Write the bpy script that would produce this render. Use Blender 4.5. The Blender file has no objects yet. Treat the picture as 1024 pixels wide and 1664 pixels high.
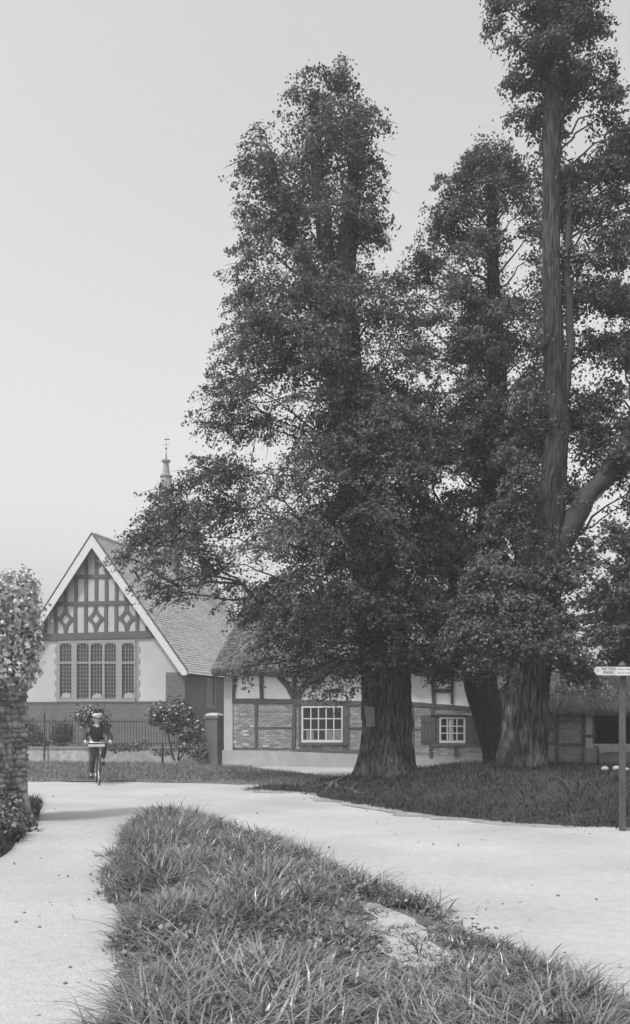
import bpy, bmesh, math, random
import numpy as np
from mathutils import Vector, Matrix
random.seed(7); RNG = np.random.default_rng(7)
scn = bpy.context.scene
col = scn.collection

# ------------------------------------------------------------------ camera, sky, sun, exposure
F, CX, HY, H = 1500.0, 512.0, 1165.0, 1.6          # focal length in photo pixels, axis, horizon row, eye height
cam = bpy.data.cameras.new('camera'); camo = bpy.data.objects.new('camera', cam); col.objects.link(camo)
camo.location = (0, 0, H); camo.rotation_euler = (math.pi/2, 0, 0)
cam.sensor_fit = 'HORIZONTAL'; cam.sensor_width = 36; cam.lens = 36*F/1024
cam.shift_y = (HY-832)/1024                        # rising front of a view camera
cam.clip_start = 0.05; cam.clip_end = 3000
scn.camera = camo
SUN_EL, SUN_AZ = math.radians(58), math.radians(224)   # azimuth from +Y clockwise: behind the camera, to the left
sdir = Vector((math.sin(SUN_AZ)*math.cos(SUN_EL), math.cos(SUN_AZ)*math.cos(SUN_EL), math.sin(SUN_EL)))
world = bpy.data.worlds.new('World'); scn.world = world; world.use_nodes = True
nt = world.node_tree; nt.nodes.clear()
sky = nt.nodes.new('ShaderNodeTexSky'); sky.sky_type = 'NISHITA'; sky.sun_disc = False
sky.sun_elevation = SUN_EL; sky.sun_rotation = SUN_AZ
sky.air_density = 1.3; sky.dust_density = 5.0; sky.ozone_density = 1.0
sep = nt.nodes.new('ShaderNodeSeparateColor')       # a plate sensitive to blue light only: the picture is monochrome
comb = nt.nodes.new('ShaderNodeCombineColor')
bg = nt.nodes.new('ShaderNodeBackground'); bg.inputs['Strength'].default_value = 0.143
wo = nt.nodes.new('ShaderNodeOutputWorld')
nt.links.new(sky.outputs[0], sep.inputs[0])
for i in range(3): nt.links.new(sep.outputs[2], comb.inputs[i])
nt.links.new(comb.outputs[0], bg.inputs['Color']); nt.links.new(bg.outputs[0], wo.inputs['Surface'])
sl = bpy.data.lights.new('sun', 'SUN'); sl.energy = 2.2; sl.angle = math.radians(6); sl.color = (1, 1, 1)
so = bpy.data.objects.new('sun', sl); col.objects.link(so); so.rotation_euler = (-sdir).to_track_quat('-Z', 'Y').to_euler()
so.location = (-10, -10, 30)
vs = scn.view_settings; vs.view_transform = 'Standard'; vs.look = 'None'; vs.gamma = 1.0; vs.use_curve_mapping = False
vs.exposure = 0.6
scn.cycles.max_bounces = 6; scn.cycles.transparent_max_bounces = 4; scn.cycles.volume_bounces = 1

# ------------------------------------------------------------------ helpers
def ray(px, py): return Vector(((px-CX)/F, 1.0, (HY-py)/F))
def unp(px, py, Z): r = ray(px, py)*Z; return Vector((r.x, r.y, H+r.z))
def gnd(px, py, z=0.0):
    Z = F*(H-z)/(py-HY); return Vector(((px-CX)/F*Z, Z, z))

class Plane:
    """a vertical wall plane: origin o on the ground, u along it to the right, n out of it towards the viewer"""
    def __init__(s, o, deg):
        t = math.radians(deg); s.o = Vector((o[0], o[1], 0)); s.u = Vector((math.cos(t), -math.sin(t), 0)); s.n = Vector((-math.sin(t), -math.cos(t), 0)); s.deg = deg
    def unp(s, px, py, d=0.0):
        r = ray(px, py); o = s.o + s.n*d; c = Vector((0, 0, H))
        k = (o-c).dot(s.n)/r.dot(s.n); p = c+r*k
        return ((p-o).dot(s.u), p.z)
    def pt(s, a, z, d=0.0): return s.o + s.u*a + s.n*d + Vector((0, 0, z))
    def poly(s, pxs, d=0.0): return [s.unp(x, y, d) for x, y in pxs]
    def rect(s, x0, y0, x1, y1, d=0.0): return s.poly([(x0, y0), (x1, y0), (x1, y1), (x0, y1)], d)

ROOT = {}
def root_of(o): return ROOT.get(o.name, Vector((0, 0, 0)))
def thing(name, label, cat, loc=(0, 0, 0), group=None):
    o = bpy.data.objects.new(name, None); col.objects.link(o); o.location = loc; o.empty_display_size = .2
    o['label'] = label; o['category'] = cat
    if group: o['group'] = group
    ROOT[o.name] = Vector(loc); return o
def tag(o, label=None, cat=None, group=None, kind=None):
    if label: o['label'] = label
    if cat: o['category'] = cat
    if group: o['group'] = group
    if kind: o['kind'] = kind
    return o
def link(name, me, mat, parent=None, kind=None, smooth=False, label=None):
    o = bpy.data.objects.new(name, me); col.objects.link(o)
    if mat and not me.materials: me.materials.append(mat)
    if smooth: me.polygons.foreach_set('use_smooth', [True]*len(me.polygons))
    if parent is not None: o.parent = parent; ROOT[o.name] = root_of(parent)
    if kind: o['kind'] = kind
    if label: o['label'] = label
    return o
class MB:
    def __init__(s): s.v = []; s.f = []; s.n = 0
    def add(s, vs, fs):
        vs = [tuple(v) for v in vs]; s.v += vs; s.f += [tuple(i+s.n for i in f) for f in fs]; s.n += len(vs); return s
    def hexa(s, p): return s.add(p, [(0,3,2,1),(4,5,6,7),(0,1,5,4),(1,2,6,5),(2,3,7,6),(3,0,4,7)])
    def box(s, c, sx, sy, sz, ax=Vector((1,0,0)), ay=Vector((0,1,0)), az=Vector((0,0,1))):
        c = Vector(c); p = []
        for k in (-1, 1):
            for i, j in ((-1,-1),(1,-1),(1,1),(-1,1)): p.append(c+ax*(i*sx/2)+ay*(j*sy/2)+az*(k*sz/2))
        return s.hexa(p)
    def prism(s, pl, pts, d0, d1):
        n = len(pts); a = [pl.pt(x, z, d0) for x, z in pts]; b = [pl.pt(x, z, d1) for x, z in pts]
        fs = [tuple(range(n))[::-1], tuple(range(n, 2*n))]+[(i, (i+1) % n, n+(i+1) % n, n+i) for i in range(n)]
        return s.add(a+b, fs)
    def tube(s, path, radii, n=8, cap=True, twist=0.0):
        path = [Vector(p) for p in path]; m = len(path); vs = []
        ref = Vector((0, 0, 1))
        for i, p in enumerate(path):
            d = (path[min(i+1, m-1)]-path[max(i-1, 0)]).normalized()
            if abs(d.dot(ref)) > .95: r0 = Vector((1, 0, 0))
            else: r0 = ref
            a = d.cross(r0).normalized(); b = d.cross(a)
            if i and (a.dot(pa) < 0 and abs(a.dot(pa)) > abs(a.dot(pb))): a, b = -a, -b
            pa, pb = a, b
            for k in range(n):
                t = 2*math.pi*k/n+twist; vs.append(p+(a*math.cos(t)+b*math.sin(t))*radii[i])
        fs = [(i*n+k, i*n+(k+1) % n, (i+1)*n+(k+1) % n, (i+1)*n+k) for i in range(m-1) for k in range(n)]
        if cap: fs += [tuple(range(n))[::-1], tuple((m-1)*n+k for k in range(n))]
        return s.add(vs, fs)
    def lathe(s, c, prof, n=16):
        c = Vector(c); vs = []
        for r, z in prof:
            for k in range(n): t = 2*math.pi*k/n; vs.append(c+Vector((r*math.cos(t), r*math.sin(t), z)))
        m = len(prof); fs = [(i*n+k, i*n+(k+1) % n, (i+1)*n+(k+1) % n, (i+1)*n+k) for i in range(m-1) for k in range(n)]
        fs += [tuple(range(n))[::-1], tuple((m-1)*n+k for k in range(n))]
        return s.add(vs, fs)
    def build(s, name, mat, parent=None, smooth=False, kind=None, label=None):
        off = root_of(parent) if parent is not None else Vector((0, 0, 0))
        me = bpy.data.meshes.new(name); me.from_pydata([(x-off.x, y-off.y, z-off.z) for x, y, z in s.v], [], s.f); me.update()
        return link(name, me, mat, parent, kind, smooth, label)
def np_mesh(name, V, Fq, mat, parent=None, kind=None, smooth=False, label=None):
    """V (n,3) array, Fq (m,k) array of equal-sided faces"""
    off = root_of(parent) if parent is not None else Vector((0, 0, 0))
    V = (np.asarray(V)-np.array(off)).astype(np.float32); Fq = np.asarray(Fq, np.int32); k = Fq.shape[1]
    me = bpy.data.meshes.new(name); me.vertices.add(len(V)); me.vertices.foreach_set('co', V.ravel())
    me.loops.add(Fq.size); me.loops.foreach_set('vertex_index', Fq.ravel())
    me.polygons.add(len(Fq)); me.polygons.foreach_set('loop_start', np.arange(0, Fq.size, k, dtype=np.int32))
    me.update(calc_edges=True)
    return link(name, me, mat, parent, kind, smooth, label)

def mat(name, v, rough=.85, var=.25, scale=6.0, bump=.0, bscale=30.0, isl=0.0, obj=0.0, lo=.25, hi=.75, stretch=(1,1,1), trans=0.0, spec=.3, detail=5.0, var2=0.0, scale2=.7, metal=0.0):
    """grey procedural material: base value v, noise variation var, random per island / object"""
    m = bpy.data.materials.new(name); m.use_nodes = True; t = m.node_tree; t.nodes.clear(); N = t.nodes.new; L = t.links.new
    out = N('ShaderNodeOutputMaterial'); bs = N('ShaderNodeBsdfPrincipled')
    tc = N('ShaderNodeTexCoord'); mp = N('ShaderNodeMapping'); mp.inputs['Scale'].default_value = stretch
    L(tc.outputs['Object'], mp.inputs[0])
    no = N('ShaderNodeTexNoise'); no.inputs['Scale'].default_value = scale; no.inputs['Detail'].default_value = detail; L(mp.outputs[0], no.inputs['Vector'])
    def mul(a, lo, hi, lo_=lo, hi_=hi):
        r = N('ShaderNodeMapRange'); r.inputs[1].default_value = lo_; r.inputs[2].default_value = hi_; r.inputs[3].default_value = lo; r.inputs[4].default_value = hi; L(a, r.inputs[0]); return r.outputs[0]
    cur = mul(no.outputs['Fac'], 1-var, 1+var)
    def times(a, b):
        q = N('ShaderNodeMath'); q.operation = 'MULTIPLY'; L(a, q.inputs[0]); L(b, q.inputs[1]); return q.outputs[0]
    if var2:
        n2 = N('ShaderNodeTexNoise'); n2.inputs['Scale'].default_value = scale2; n2.inputs['Detail'].default_value = 3; L(tc.outputs['Object'], n2.inputs['Vector'])
        cur = times(cur, mul(n2.outputs['Fac'], 1-var2, 1+var2))
    if isl:
        g = N('ShaderNodeNewGeometry'); r = N('ShaderNodeMapRange'); r.inputs[3].default_value = 1-isl; r.inputs[4].default_value = 1+isl; L(g.outputs['Random Per Island'], r.inputs[0]); cur = times(cur, r.outputs[0])
    if obj:
        g = N('ShaderNodeObjectInfo'); r = N('ShaderNodeMapRange'); r.inputs[3].default_value = 1-obj; r.inputs[4].default_value = 1+obj; L(g.outputs['Random'], r.inputs[0]); cur = times(cur, r.outputs[0])
    q = N('ShaderNodeMath'); q.operation = 'MULTIPLY'; q.inputs[1].default_value = v; q.use_clamp = True; L(cur, q.inputs[0])
    L(q.outputs[0], bs.inputs['Base Color'])
    bs.inputs['Roughness'].default_value = rough; bs.inputs['Specular IOR Level'].default_value = spec; bs.inputs['Metallic'].default_value = metal
    if bump:
        nb = N('ShaderNodeTexNoise'); nb.inputs['Scale'].default_value = bscale; nb.inputs['Detail'].default_value = 6; L(mp.outputs[0], nb.inputs['Vector'])
        b = N('ShaderNodeBump'); b.inputs['Strength'].default_value = min(1, bump); b.inputs['Distance'].default_value = .02*max(1, bump); L(nb.outputs['Fac'], b.inputs['Height']); L(b.outputs[0], bs.inputs['Normal'])
    if trans:
        tr = N('ShaderNodeBsdfTranslucent'); L(q.outputs[0], tr.inputs['Color']); mx = N('ShaderNodeMixShader'); mx.inputs[0].default_value = trans
        L(bs.outputs[0], mx.inputs[1]); L(tr.outputs[0], mx.inputs[2]); L(mx.outputs[0], out.inputs['Surface'])
    else: L(bs.outputs[0], out.inputs['Surface'])
    return m
M = dict(
    ground=mat('ground_earth', .16, var=.3, scale=2, bump=.6),
    road=mat('road_dust', .315, .95, var=.09, scale=11, bump=.6, bscale=40, var2=.16, scale2=.5, detail=8),
    bare=mat('bare_earth', .30, .95, var=.16, scale=14, bump=.8, bscale=25),
    dirt=mat('road_dirt', .21, .95, var=.3, scale=6, bump=.8, bscale=25, var2=.2, scale2=1.2),
    turf=mat('turf_soil', .10, .95, var=.35, scale=5, bump=1),
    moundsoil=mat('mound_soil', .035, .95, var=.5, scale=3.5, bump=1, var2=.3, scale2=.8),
    lawnsoil=mat('lawn_soil', .11, .95, var=.3, scale=4, bump=1),
    grass=mat('grass_blade', .165, .33, var=.4, scale=1.3, isl=.5, trans=.2, spec=.6),
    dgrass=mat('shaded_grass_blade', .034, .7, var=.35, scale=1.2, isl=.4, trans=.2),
    lgrass=mat('lawn_grass_blade', .15, .6, var=.3, scale=1.5, isl=.35, trans=.25),
    leaf=mat('elm_leaf', .096, .6, var=.4, scale=.5, isl=.45, trans=.3, spec=.3),
    dleaf=mat('dark_leaf', .06, .5, var=.3, scale=.6, isl=.4, trans=.22, spec=.4),
    ivy=mat('ivy_leaf', .44, .55, var=.45, scale=2.2, isl=.5, trans=.2, spec=.3),
    shrub=mat('shrub_leaf', .11, .4, var=.3, scale=3, isl=.55, trans=.2, spec=.5),
    weed=mat('weed_leaf', .12, .45, var=.35, scale=3, isl=.5, trans=.2, spec=.5), dry=mat('dry_stem', .22, .6, var=.2, isl=.4),
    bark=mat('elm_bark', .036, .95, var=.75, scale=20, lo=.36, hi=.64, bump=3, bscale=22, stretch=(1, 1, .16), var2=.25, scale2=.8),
    limb=mat('limb_bark', .04, .95, var=.3, scale=9),
    root=mat('bare_root', .11, .9, var=.3, scale=9, bump=1),
    plaster=mat('lime_plaster', .36, .9, var=.06, scale=5, bump=.3, bscale=12, var2=.08, scale2=.9),
    wash=mat('limewash', .76, .9, var=.07, scale=5, bump=.3, bscale=12, var2=.12, scale2=.9),
    rough=mat('roughcast', .37, .95, var=.07, scale=30, bump=.5, bscale=60, var2=.13),
    plinth=mat('rendered_plinth', .30, .95, var=.12, scale=4, bump=.5, var2=.1, scale2=1.5),
    timber=mat('dark_oak', .075, .85, var=.3, scale=6, bump=.8, bscale=20, obj=.2),
    gtimber=mat('stained_timber', .075, .8, var=.15, scale=6, bump=.4),
    brick=mat('old_brick', .225, .9, var=.18, scale=14, bump=.5, obj=.3),
    bricks=mat('old_brick_mass', .225, .9, var=.18, scale=14, bump=.5, isl=.3),
    mortar=mat('lime_mortar', .27, .95, var=.15, scale=15, bump=.6),
    cbrick=mat('school_brick', .125, .9, var=.12, scale=20, bump=.3, isl=.12, var2=.1),
    stone=mat('dressed_stone', .22, .85, var=.14, scale=8, bump=.4),
    rubble=mat('rubble_stone', .44, .92, var=.35, scale=9, bump=1.2, bscale=18, obj=.4),
    rubbles=mat('rubble_stone_mass', .33, .92, var=.3, scale=5, bump=1.4, bscale=9),
    wallcore=mat('wall_mortar', .12, .95, var=.3, scale=9, bump=1),
    barge=mat('white_bargeboard', .46, .6, var=.05, scale=5),
    white=mat('white_paint', .50, .55, var=.06, scale=9, obj=.05),
    tile=mat('roof_tile', .34, .85, var=.10, scale=5, isl=.14, var2=.12, scale2=.8),
    slab=mat('roof_underlay', .25, .9),
    thatch=mat('thatch', .15, .95, var=.35, scale=9, bump=1.4, bscale=22, stretch=(1, 1, .35), var2=.25, scale2=.9),
    straw=mat('thatch_straw', .17, .85, var=.3, scale=2, isl=.45, trans=.1, var2=.2),
    ligger=mat('hazel_rod', .12, .9, var=.3),
    glass=mat('window_glass', .022, .12, var=.2, scale=3, spec=.5),
    paleglass=mat('pale_blind', .28, .7, var=.1),
    lead=mat('lead_came', .17, .6, var=.1),
    shutter=mat('shutter_board', .075, .75, var=.15, scale=8, obj=.08),
    iron=mat('dark_iron', .05, .55, var=.2),
    rail=mat('painted_rail', .05, .6, var=.2),
    pier=mat('pier_brick', .12, .9, var=.2, scale=12, bump=.6),
    cap=mat('pier_cap', .30, .9, var=.12),
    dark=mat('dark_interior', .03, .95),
    coat=mat('dark_wool', .045, .95, var=.2, scale=20), trousers=mat('dark_trousers', .06, .95, var=.2, scale=20),
    pcap=mat('pale_tweed', .36, .95, var=.12, scale=40), skin=mat('skin', .38, .6, var=.06), hair=mat('dark_hair', .03, .7),
    linen=mat('pale_linen', .45, .9, var=.08), leather=mat('black_leather', .03, .5), tyre=mat('rubber_tyre', .05, .8), chrome=mat('nickel_plate', .5, .25, metal=.9),
    post=mat('weathered_post', .075, .9, var=.3, scale=8, bump=1, stretch=(1, 1, .3)), darkpost=mat('tarred_post', .03, .8, var=.3),
    sign=mat('sign_paint', .45, .6, var=.06, scale=20), ink=mat('black_lettering', .02, .6),
    wstone=mat('whitewashed_stone', .26, .9, var=.2, scale=8, bump=.8), log=mat('grey_wood', .06, .9, var=.35, scale=9, bump=1),
    paper=mat('weathered_paper', .20, .9, var=.22, scale=9), spire=mat('lead_spire', .22, .6, var=.15, scale=6),
    chip=mat('gravel_chip', .20, .95, var=.3, isl=.6),
    pebble=mat('pebble', .22, .9, var=.3, isl=.5),
)

def lit_foot(m, v):  # light on the lower trunk painted into the bark: patchy brightening, fading with height
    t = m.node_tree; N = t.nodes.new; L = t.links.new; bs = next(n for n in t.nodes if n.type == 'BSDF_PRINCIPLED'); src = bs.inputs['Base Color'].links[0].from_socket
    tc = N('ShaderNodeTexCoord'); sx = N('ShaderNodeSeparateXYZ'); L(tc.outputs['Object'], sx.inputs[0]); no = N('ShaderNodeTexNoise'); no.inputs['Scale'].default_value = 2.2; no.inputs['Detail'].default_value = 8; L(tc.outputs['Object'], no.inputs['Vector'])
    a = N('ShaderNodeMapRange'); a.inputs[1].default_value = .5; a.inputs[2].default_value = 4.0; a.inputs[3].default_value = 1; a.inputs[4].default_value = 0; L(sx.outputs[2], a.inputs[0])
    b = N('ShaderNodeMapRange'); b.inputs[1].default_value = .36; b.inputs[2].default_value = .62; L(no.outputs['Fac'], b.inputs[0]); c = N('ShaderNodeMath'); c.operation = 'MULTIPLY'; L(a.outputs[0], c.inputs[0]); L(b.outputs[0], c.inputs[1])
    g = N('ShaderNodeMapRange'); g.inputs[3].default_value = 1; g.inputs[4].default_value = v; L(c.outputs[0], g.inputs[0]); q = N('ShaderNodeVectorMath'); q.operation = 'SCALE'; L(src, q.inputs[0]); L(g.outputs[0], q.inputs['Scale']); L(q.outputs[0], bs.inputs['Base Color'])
lit_foot(M['bark'], 2.7)
def nrm(a): return a/np.maximum(np.linalg.norm(a, axis=1, keepdims=True), 1e-9)
def leaves_mesh(C, Nn, size, rng, asp=.8):
    """rhombic folded leaves at C with normals Nn -> V, F (two triangles each)"""
    n = len(C); d = nrm(np.cross(Nn, nrm(rng.normal(size=(n, 3))))); d[:, 2] -= .35; d = nrm(d)
    s = nrm(np.cross(Nn, d)); size = size[:, None]
    V = np.empty((n, 4, 3)); V[:, 0] = C-d*size*.5; V[:, 2] = C+d*size*.5
    V[:, 1] = C+s*size*asp*.5+Nn*size*.1; V[:, 3] = C-s*size*asp*.5+Nn*size*.1
    b = (np.arange(n)*4)[:, None]; Fc = np.concatenate([b+[0, 1, 2], b+[0, 2, 3]], 0)
    return V.reshape(-1, 3), Fc
def blades_mesh(P, up, L, W, bend, rng, seg=3, az=None):
    """curved tapering blades rooted at P"""
    n = len(P); az = rng.uniform(0, 2*math.pi, n) if az is None else az; h = np.stack([np.cos(az), np.sin(az), 0*az], 1); sd = np.stack([-np.sin(az), np.cos(az), 0*az], 1)
    sd = nrm(sd+h*rng.normal(0, .5, (n, 1)))
    V = np.empty((n, 2*seg+1, 3)); L = L[:, None]; W = W[:, None]; bend = bend[:, None]
    for i in range(seg+1):
        t = i/seg; c = P+up*L*(t-.28*bend*t*t*t)+h*L*bend*(.25*t+.6*t*t)
        w = W*(1-t**1.6)*.5
        if i < seg: V[:, 2*i] = c-sd*w; V[:, 2*i+1] = c+sd*w
        else: V[:, 2*i] = c
    b = (np.arange(n)*(2*seg+1))[:, None]; Fs = []
    for i in range(seg-1): Fs += [b+[2*i, 2*i+1, 2*i+3], b+[2*i, 2*i+3, 2*i+2]]
    Fs.append(b+[2*seg-2, 2*seg-1, 2*seg]); return V.reshape(-1, 3), np.concatenate(Fs, 0)
def vnoise(x, y, s, seed=0):
    """cheap smooth noise 0..1"""
    x = np.asarray(x)*s+seed*13.7; y = np.asarray(y)*s+seed*7.3; xi = np.floor(x); yi = np.floor(y); fx = x-xi; fy = y-yi; fx = fx*fx*(3-2*fx); fy = fy*fy*(3-2*fy)
    h = lambda a, b: np.modf(np.abs(np.sin(a*127.1+b*311.7)*43758.5453))[0]
    return (h(xi, yi)*(1-fx)+h(xi+1, yi)*fx)*(1-fy)+(h(xi, yi+1)*(1-fx)+h(xi+1, yi+1)*fx)*fy
def in_poly(x, y, P):
    ins = np.zeros(len(x), bool); j = len(P)-1
    for i in range(len(P)):
        xi, yi = P[i][0], P[i][1]; xj, yj = P[j][0], P[j][1]
        c = ((yi > y) != (yj > y)) & (x < (xj-xi)*(y-yi)/(yj-yi+1e-12)+xi); ins ^= c; j = i
    return ins
def edge_dist(x, y, P):
    d = np.full(len(x), 1e9)
    for i in range(len(P)):
        a = np.array(P[i][:2]); b = np.array(P[(i+1) % len(P)][:2]); ab = b-a; t = np.clip(((x-a[0])*ab[0]+(y-a[1])*ab[1])/(ab@ab), 0, 1)
        d = np.minimum(d, np.hypot(x-a[0]-t*ab[0], y-a[1]-t*ab[1]))
    return d
def ragged(P, amp, step=.22, seed=1):
    Q = []
    for i in range(len(P)):
        a, b = np.array(P[i][:2]), np.array(P[(i+1) % len(P)][:2]); l = np.hypot(*(b-a)); n = max(1, int(l/step)); nn = np.array([-(b-a)[1], (b-a)[0]])/max(l, 1e-6)
        for k in range(n):
            p = a+(b-a)*k/n; q = vnoise(p[:1], p[1:], 2.6, seed)[0]+.6*vnoise(p[:1], p[1:], 7.0, seed+1)[0]-.8; Q.append(tuple(p+nn*amp*q*(1 if 0 < k else .3)))
    return Q
def sheet(name, P, z, mt, step=.25, zf=None, kind='structure'):
    """a polygon on the ground as a fine grid clipped to P; zf(x,y,dist to edge) raises it"""
    bm = bmesh.new(); vs = [bm.verts.new((p[0], p[1], z)) for p in P]; bm.faces.new(vs)
    x0, x1 = min(p[0] for p in P), max(p[0] for p in P); y0, y1 = min(p[1] for p in P), max(p[1] for p in P)
    for k in np.arange(x0+step, x1, step): bmesh.ops.bisect_plane(bm, geom=bm.verts[:]+bm.edges[:]+bm.faces[:], plane_co=(k, 0, 0), plane_no=(1, 0, 0))
    for k in np.arange(y0+step, y1, step): bmesh.ops.bisect_plane(bm, geom=bm.verts[:]+bm.edges[:]+bm.faces[:], plane_co=(0, k, 0), plane_no=(0, 1, 0))
    if zf:
        co = np.array([v.co[:] for v in bm.verts]); h = zf(co[:, 0], co[:, 1], edge_dist(co[:, 0], co[:, 1], P))
        for v, q in zip(bm.verts, h): v.co.z = z+q
    bmesh.ops.recalc_face_normals(bm, faces=bm.faces)
    me = bpy.data.meshes.new(name); bm.to_mesh(me); bm.free()
    return link(name, me, mt, None, kind, True)

# ------------------------------------------------------------------ ground, road, verges
MB().add([(-700, -100, -.06), (700, -100, -.06), (700, 1500, -.06), (-700, 1500, -.06)], [(0, 1, 2, 3)]).build('ground', M['ground'], kind='structure')
roadP = [(-30, 1), (30, 1), (30, 13), (11, 12.5), (7, 14), (4, 20), (0, 23.0), (-2, 23.6), (-30, 23.6)]
sheet('road', roadP, 0.0, M['road'], .6, lambda x, y, d: -.018*np.exp(-((y-17.5+.35*x)/.35)**2)-.018*np.exp(-((y-16.1+.35*x)/.35)**2)+.02*vnoise(x, y, 1.1)*np.clip(d, 0, 1))
lawnP = [tuple(gnd(x, y)[:2]) for x, y in ((-220, 1271), (40, 1271), (300, 1273), (420, 1276), (520, 1281), (560, 1268), (480, 1258), (395, 1249), (335, 1246), (-150, 1239))]
lawnP = ragged(lawnP, .35, .4, 2)
lawnH = lambda x, y, d: .05*np.clip(d/.4, 0, 1)+.04*vnoise(x, y, .9, 3)
sheet('lawn', lawnP, 0.004, M['lawnsoil'], .5, lawnH)
pathP = [tuple(gnd(x, y)[:2]) for x, y in ((360, 1247), (400, 1250), (480, 1259), (560, 1270), (700, 1258), (860, 1258), (860, 1240), (360, 1240))]
sheet('path', pathP, 0.0, M['road'], .6)
verge_px = ((120, 2200), (176, 1664), (192, 1580), (200, 1530), (186, 1480), (172, 1440), (186, 1390), (206, 1350), (232, 1332), (282, 1326), (335, 1338), (400, 1356), (470, 1383), (560, 1432), (640, 1462), (720, 1496), (800, 1532), (870, 1565), (950, 1612), (1030, 1672), (1300, 2200))
vergeP = [tuple(gnd(x, y)[:2]) for x, y in verge_px]
vergeP = ragged(vergeP, .13); bareP0 = None
vergeH = lambda x, y, d: .10*(1-np.exp(-d/.35))+.05*vnoise(x, y, 1.4, 5)*np.clip(d/.3, 0, 1)
sheet('verge', vergeP, .004, M['turf'], .2, vergeH)
bareP = [tuple(gnd(x, y, .1)[:2]) for x, y in ((586, 1464), (622, 1474), (658, 1488), (694, 1510), (716, 1542), (712, 1572), (690, 1584), (655, 1566), (622, 1544), (600, 1510))]; bareP = ragged(bareP, .16, .14, 4)
sheet('bare_earth', bareP, .009, M['bare'], .12, lambda x, y, d: vergeH(x, y, edge_dist(x, y, vergeP)))
def scatter(P, n, rng, dens=None):
    x0, x1 = min(p[0] for p in P), max(p[0] for p in P); y0, y1 = min(p[1] for p in P), max(p[1] for p in P)
    x = rng.uniform(x0, x1, n*4); y = rng.uniform(y0, y1, n*4); k = in_poly(x, y, P)
    if dens is not None: k &= rng.uniform(size=len(x)) < dens(x, y)
    x, y = x[k][:n], y[k][:n]; return x, y
def grass(name, P, n, hf, mt, L0, L1, W0, W1, rng, bend=(.3, 1.1), tuft=1.0, dens=None, avoid=None, per=0):
    x, y = scatter(P, n if not per else n//per, rng, dens); ft = None
    if per:                                                   # blades spring in tufts from a common root
        m = len(x); a = rng.uniform(0, 2*math.pi, m*per); rr = np.abs(rng.normal(0, .045, m*per)); ft = np.repeat(rng.uniform(.45, 1.25, m)**1.3, per)
        x = np.repeat(x, per)+rr*np.cos(a); y = np.repeat(y, per)+rr*np.sin(a); a = a+rng.normal(0, .6, m*per)
    if avoid is not None:
        # ragged edge: grass thins out round the bare patch rather than stopping on a line
        k = ~in_poly(x, y, avoid) | (rng.uniform(size=len(x)) < .05+.65*np.exp(-edge_dist(x, y, avoid)/.13)); x, y = x[k], y[k]
        if per: a, ft = a[k], ft[k]
    d = edge_dist(x, y, P); z = hf(x, y, d); f = vnoise(x, y, tuft, 2)*.7+vnoise(x, y, tuft*3.1, 4)*.5
    L = rng.uniform(L0, L1, len(x))*(.45+1.0*f)*np.clip(.55+d/.35, .55, 1)
    if avoid is not None: L *= np.clip(.22+edge_dist(x, y, avoid)/np.where(y < 7, 1.3, .5), .22, 1)
    if per: L = L*ft
    W = rng.uniform(W0, W1, len(x)); b = rng.uniform(bend[0], bend[1], len(x))
    up = nrm(np.stack([rng.normal(0, .28, len(x)), rng.normal(0, .28, len(x)), np.ones(len(x))], 1))
    V, Fc = blades_mesh(np.stack([x, y, z-.01], 1), up, L, W, b, rng, az=a if per else None)
    return np_mesh(name, V, Fc, mt, kind='stuff', smooth=True)
g1 = grass('grass', ragged(vergeP, .34, .12, 9), 84000, lambda x, y, d: .004+vergeH(x, y, d), M['grass'], .08, .265, .008, .021, RNG, (.5, 2.1), 2.3, avoid=bareP, per=14,
           dens=lambda x, y: np.clip(.35+1.1*vnoise(x, y, 1.9, 8), 0, 1)*np.clip(6.5/np.maximum(y, 3), .35, 1))
tag(g1, 'long unmown grass covering the verge between the path and the road', 'grass')
wx, wy = scatter(vergeP, 9000, RNG, lambda x, y: np.clip(2.6*vnoise(x, y, 1.3, 21)-1.15, 0, 1)*np.clip(7/np.maximum(y, 3), .3, 1))
kk_ = ~in_poly(wx, wy, bareP) | (RNG.uniform(size=len(wx)) < .08); wx, wy = wx[kk_], wy[kk_]
wz_ = vergeH(wx, wy, edge_dist(wx, wy, vergeP))+RNG.uniform(.01, .13, len(wx)); V_, F_ = leaves_mesh(np.stack([wx, wy, wz_], 1), nrm(RNG.normal(0, .45, (len(wx), 3))+[0, -.1, 1]), RNG.uniform(.02, .055, len(wx)), RNG, .9)
tag(np_mesh('weeds', V_, F_, M['weed'], kind='stuff'), 'low broad leafed weeds growing through the verge grass', 'weeds')
dx, dy = scatter(vergeP, 900, RNG, lambda x, y: np.clip(1.6*vnoise(x, y, .9, 31)-.4, 0, 1)); dz_ = vergeH(dx, dy, edge_dist(dx, dy, vergeP))
V_, F_ = blades_mesh(np.stack([dx, dy, dz_], 1), nrm(np.stack([RNG.normal(0, .5, len(dx)), RNG.normal(0, .5, len(dx)), np.ones(len(dx))], 1)), RNG.uniform(.15, .36, len(dx)), RNG.uniform(.005, .011, len(dx)), RNG.uniform(.5, 2.0, len(dx)), RNG)
tag(np_mesh('dry_stems', V_, F_, M['dry'], kind='stuff', smooth=True), 'pale dry grass stems bent over in the verge', 'grass')
g2 = grass('grass', lawnP, 26000, lambda x, y, d: .004+lawnH(x, y, d), M['lgrass'], .05, .16, .012, .022, RNG, (.3, 1.2), 1.2)
tag(g2, 'short pale grass strip in front of the school fence', 'grass')
fe_x = [-1.6, -.41, .55, 1.84, 3.06, 4.38, 6.4, 12]; fe_y = [20.3, 19.2, 17.1, 14.9, 13.7, 12.95, 12.4, 12.0]
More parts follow.
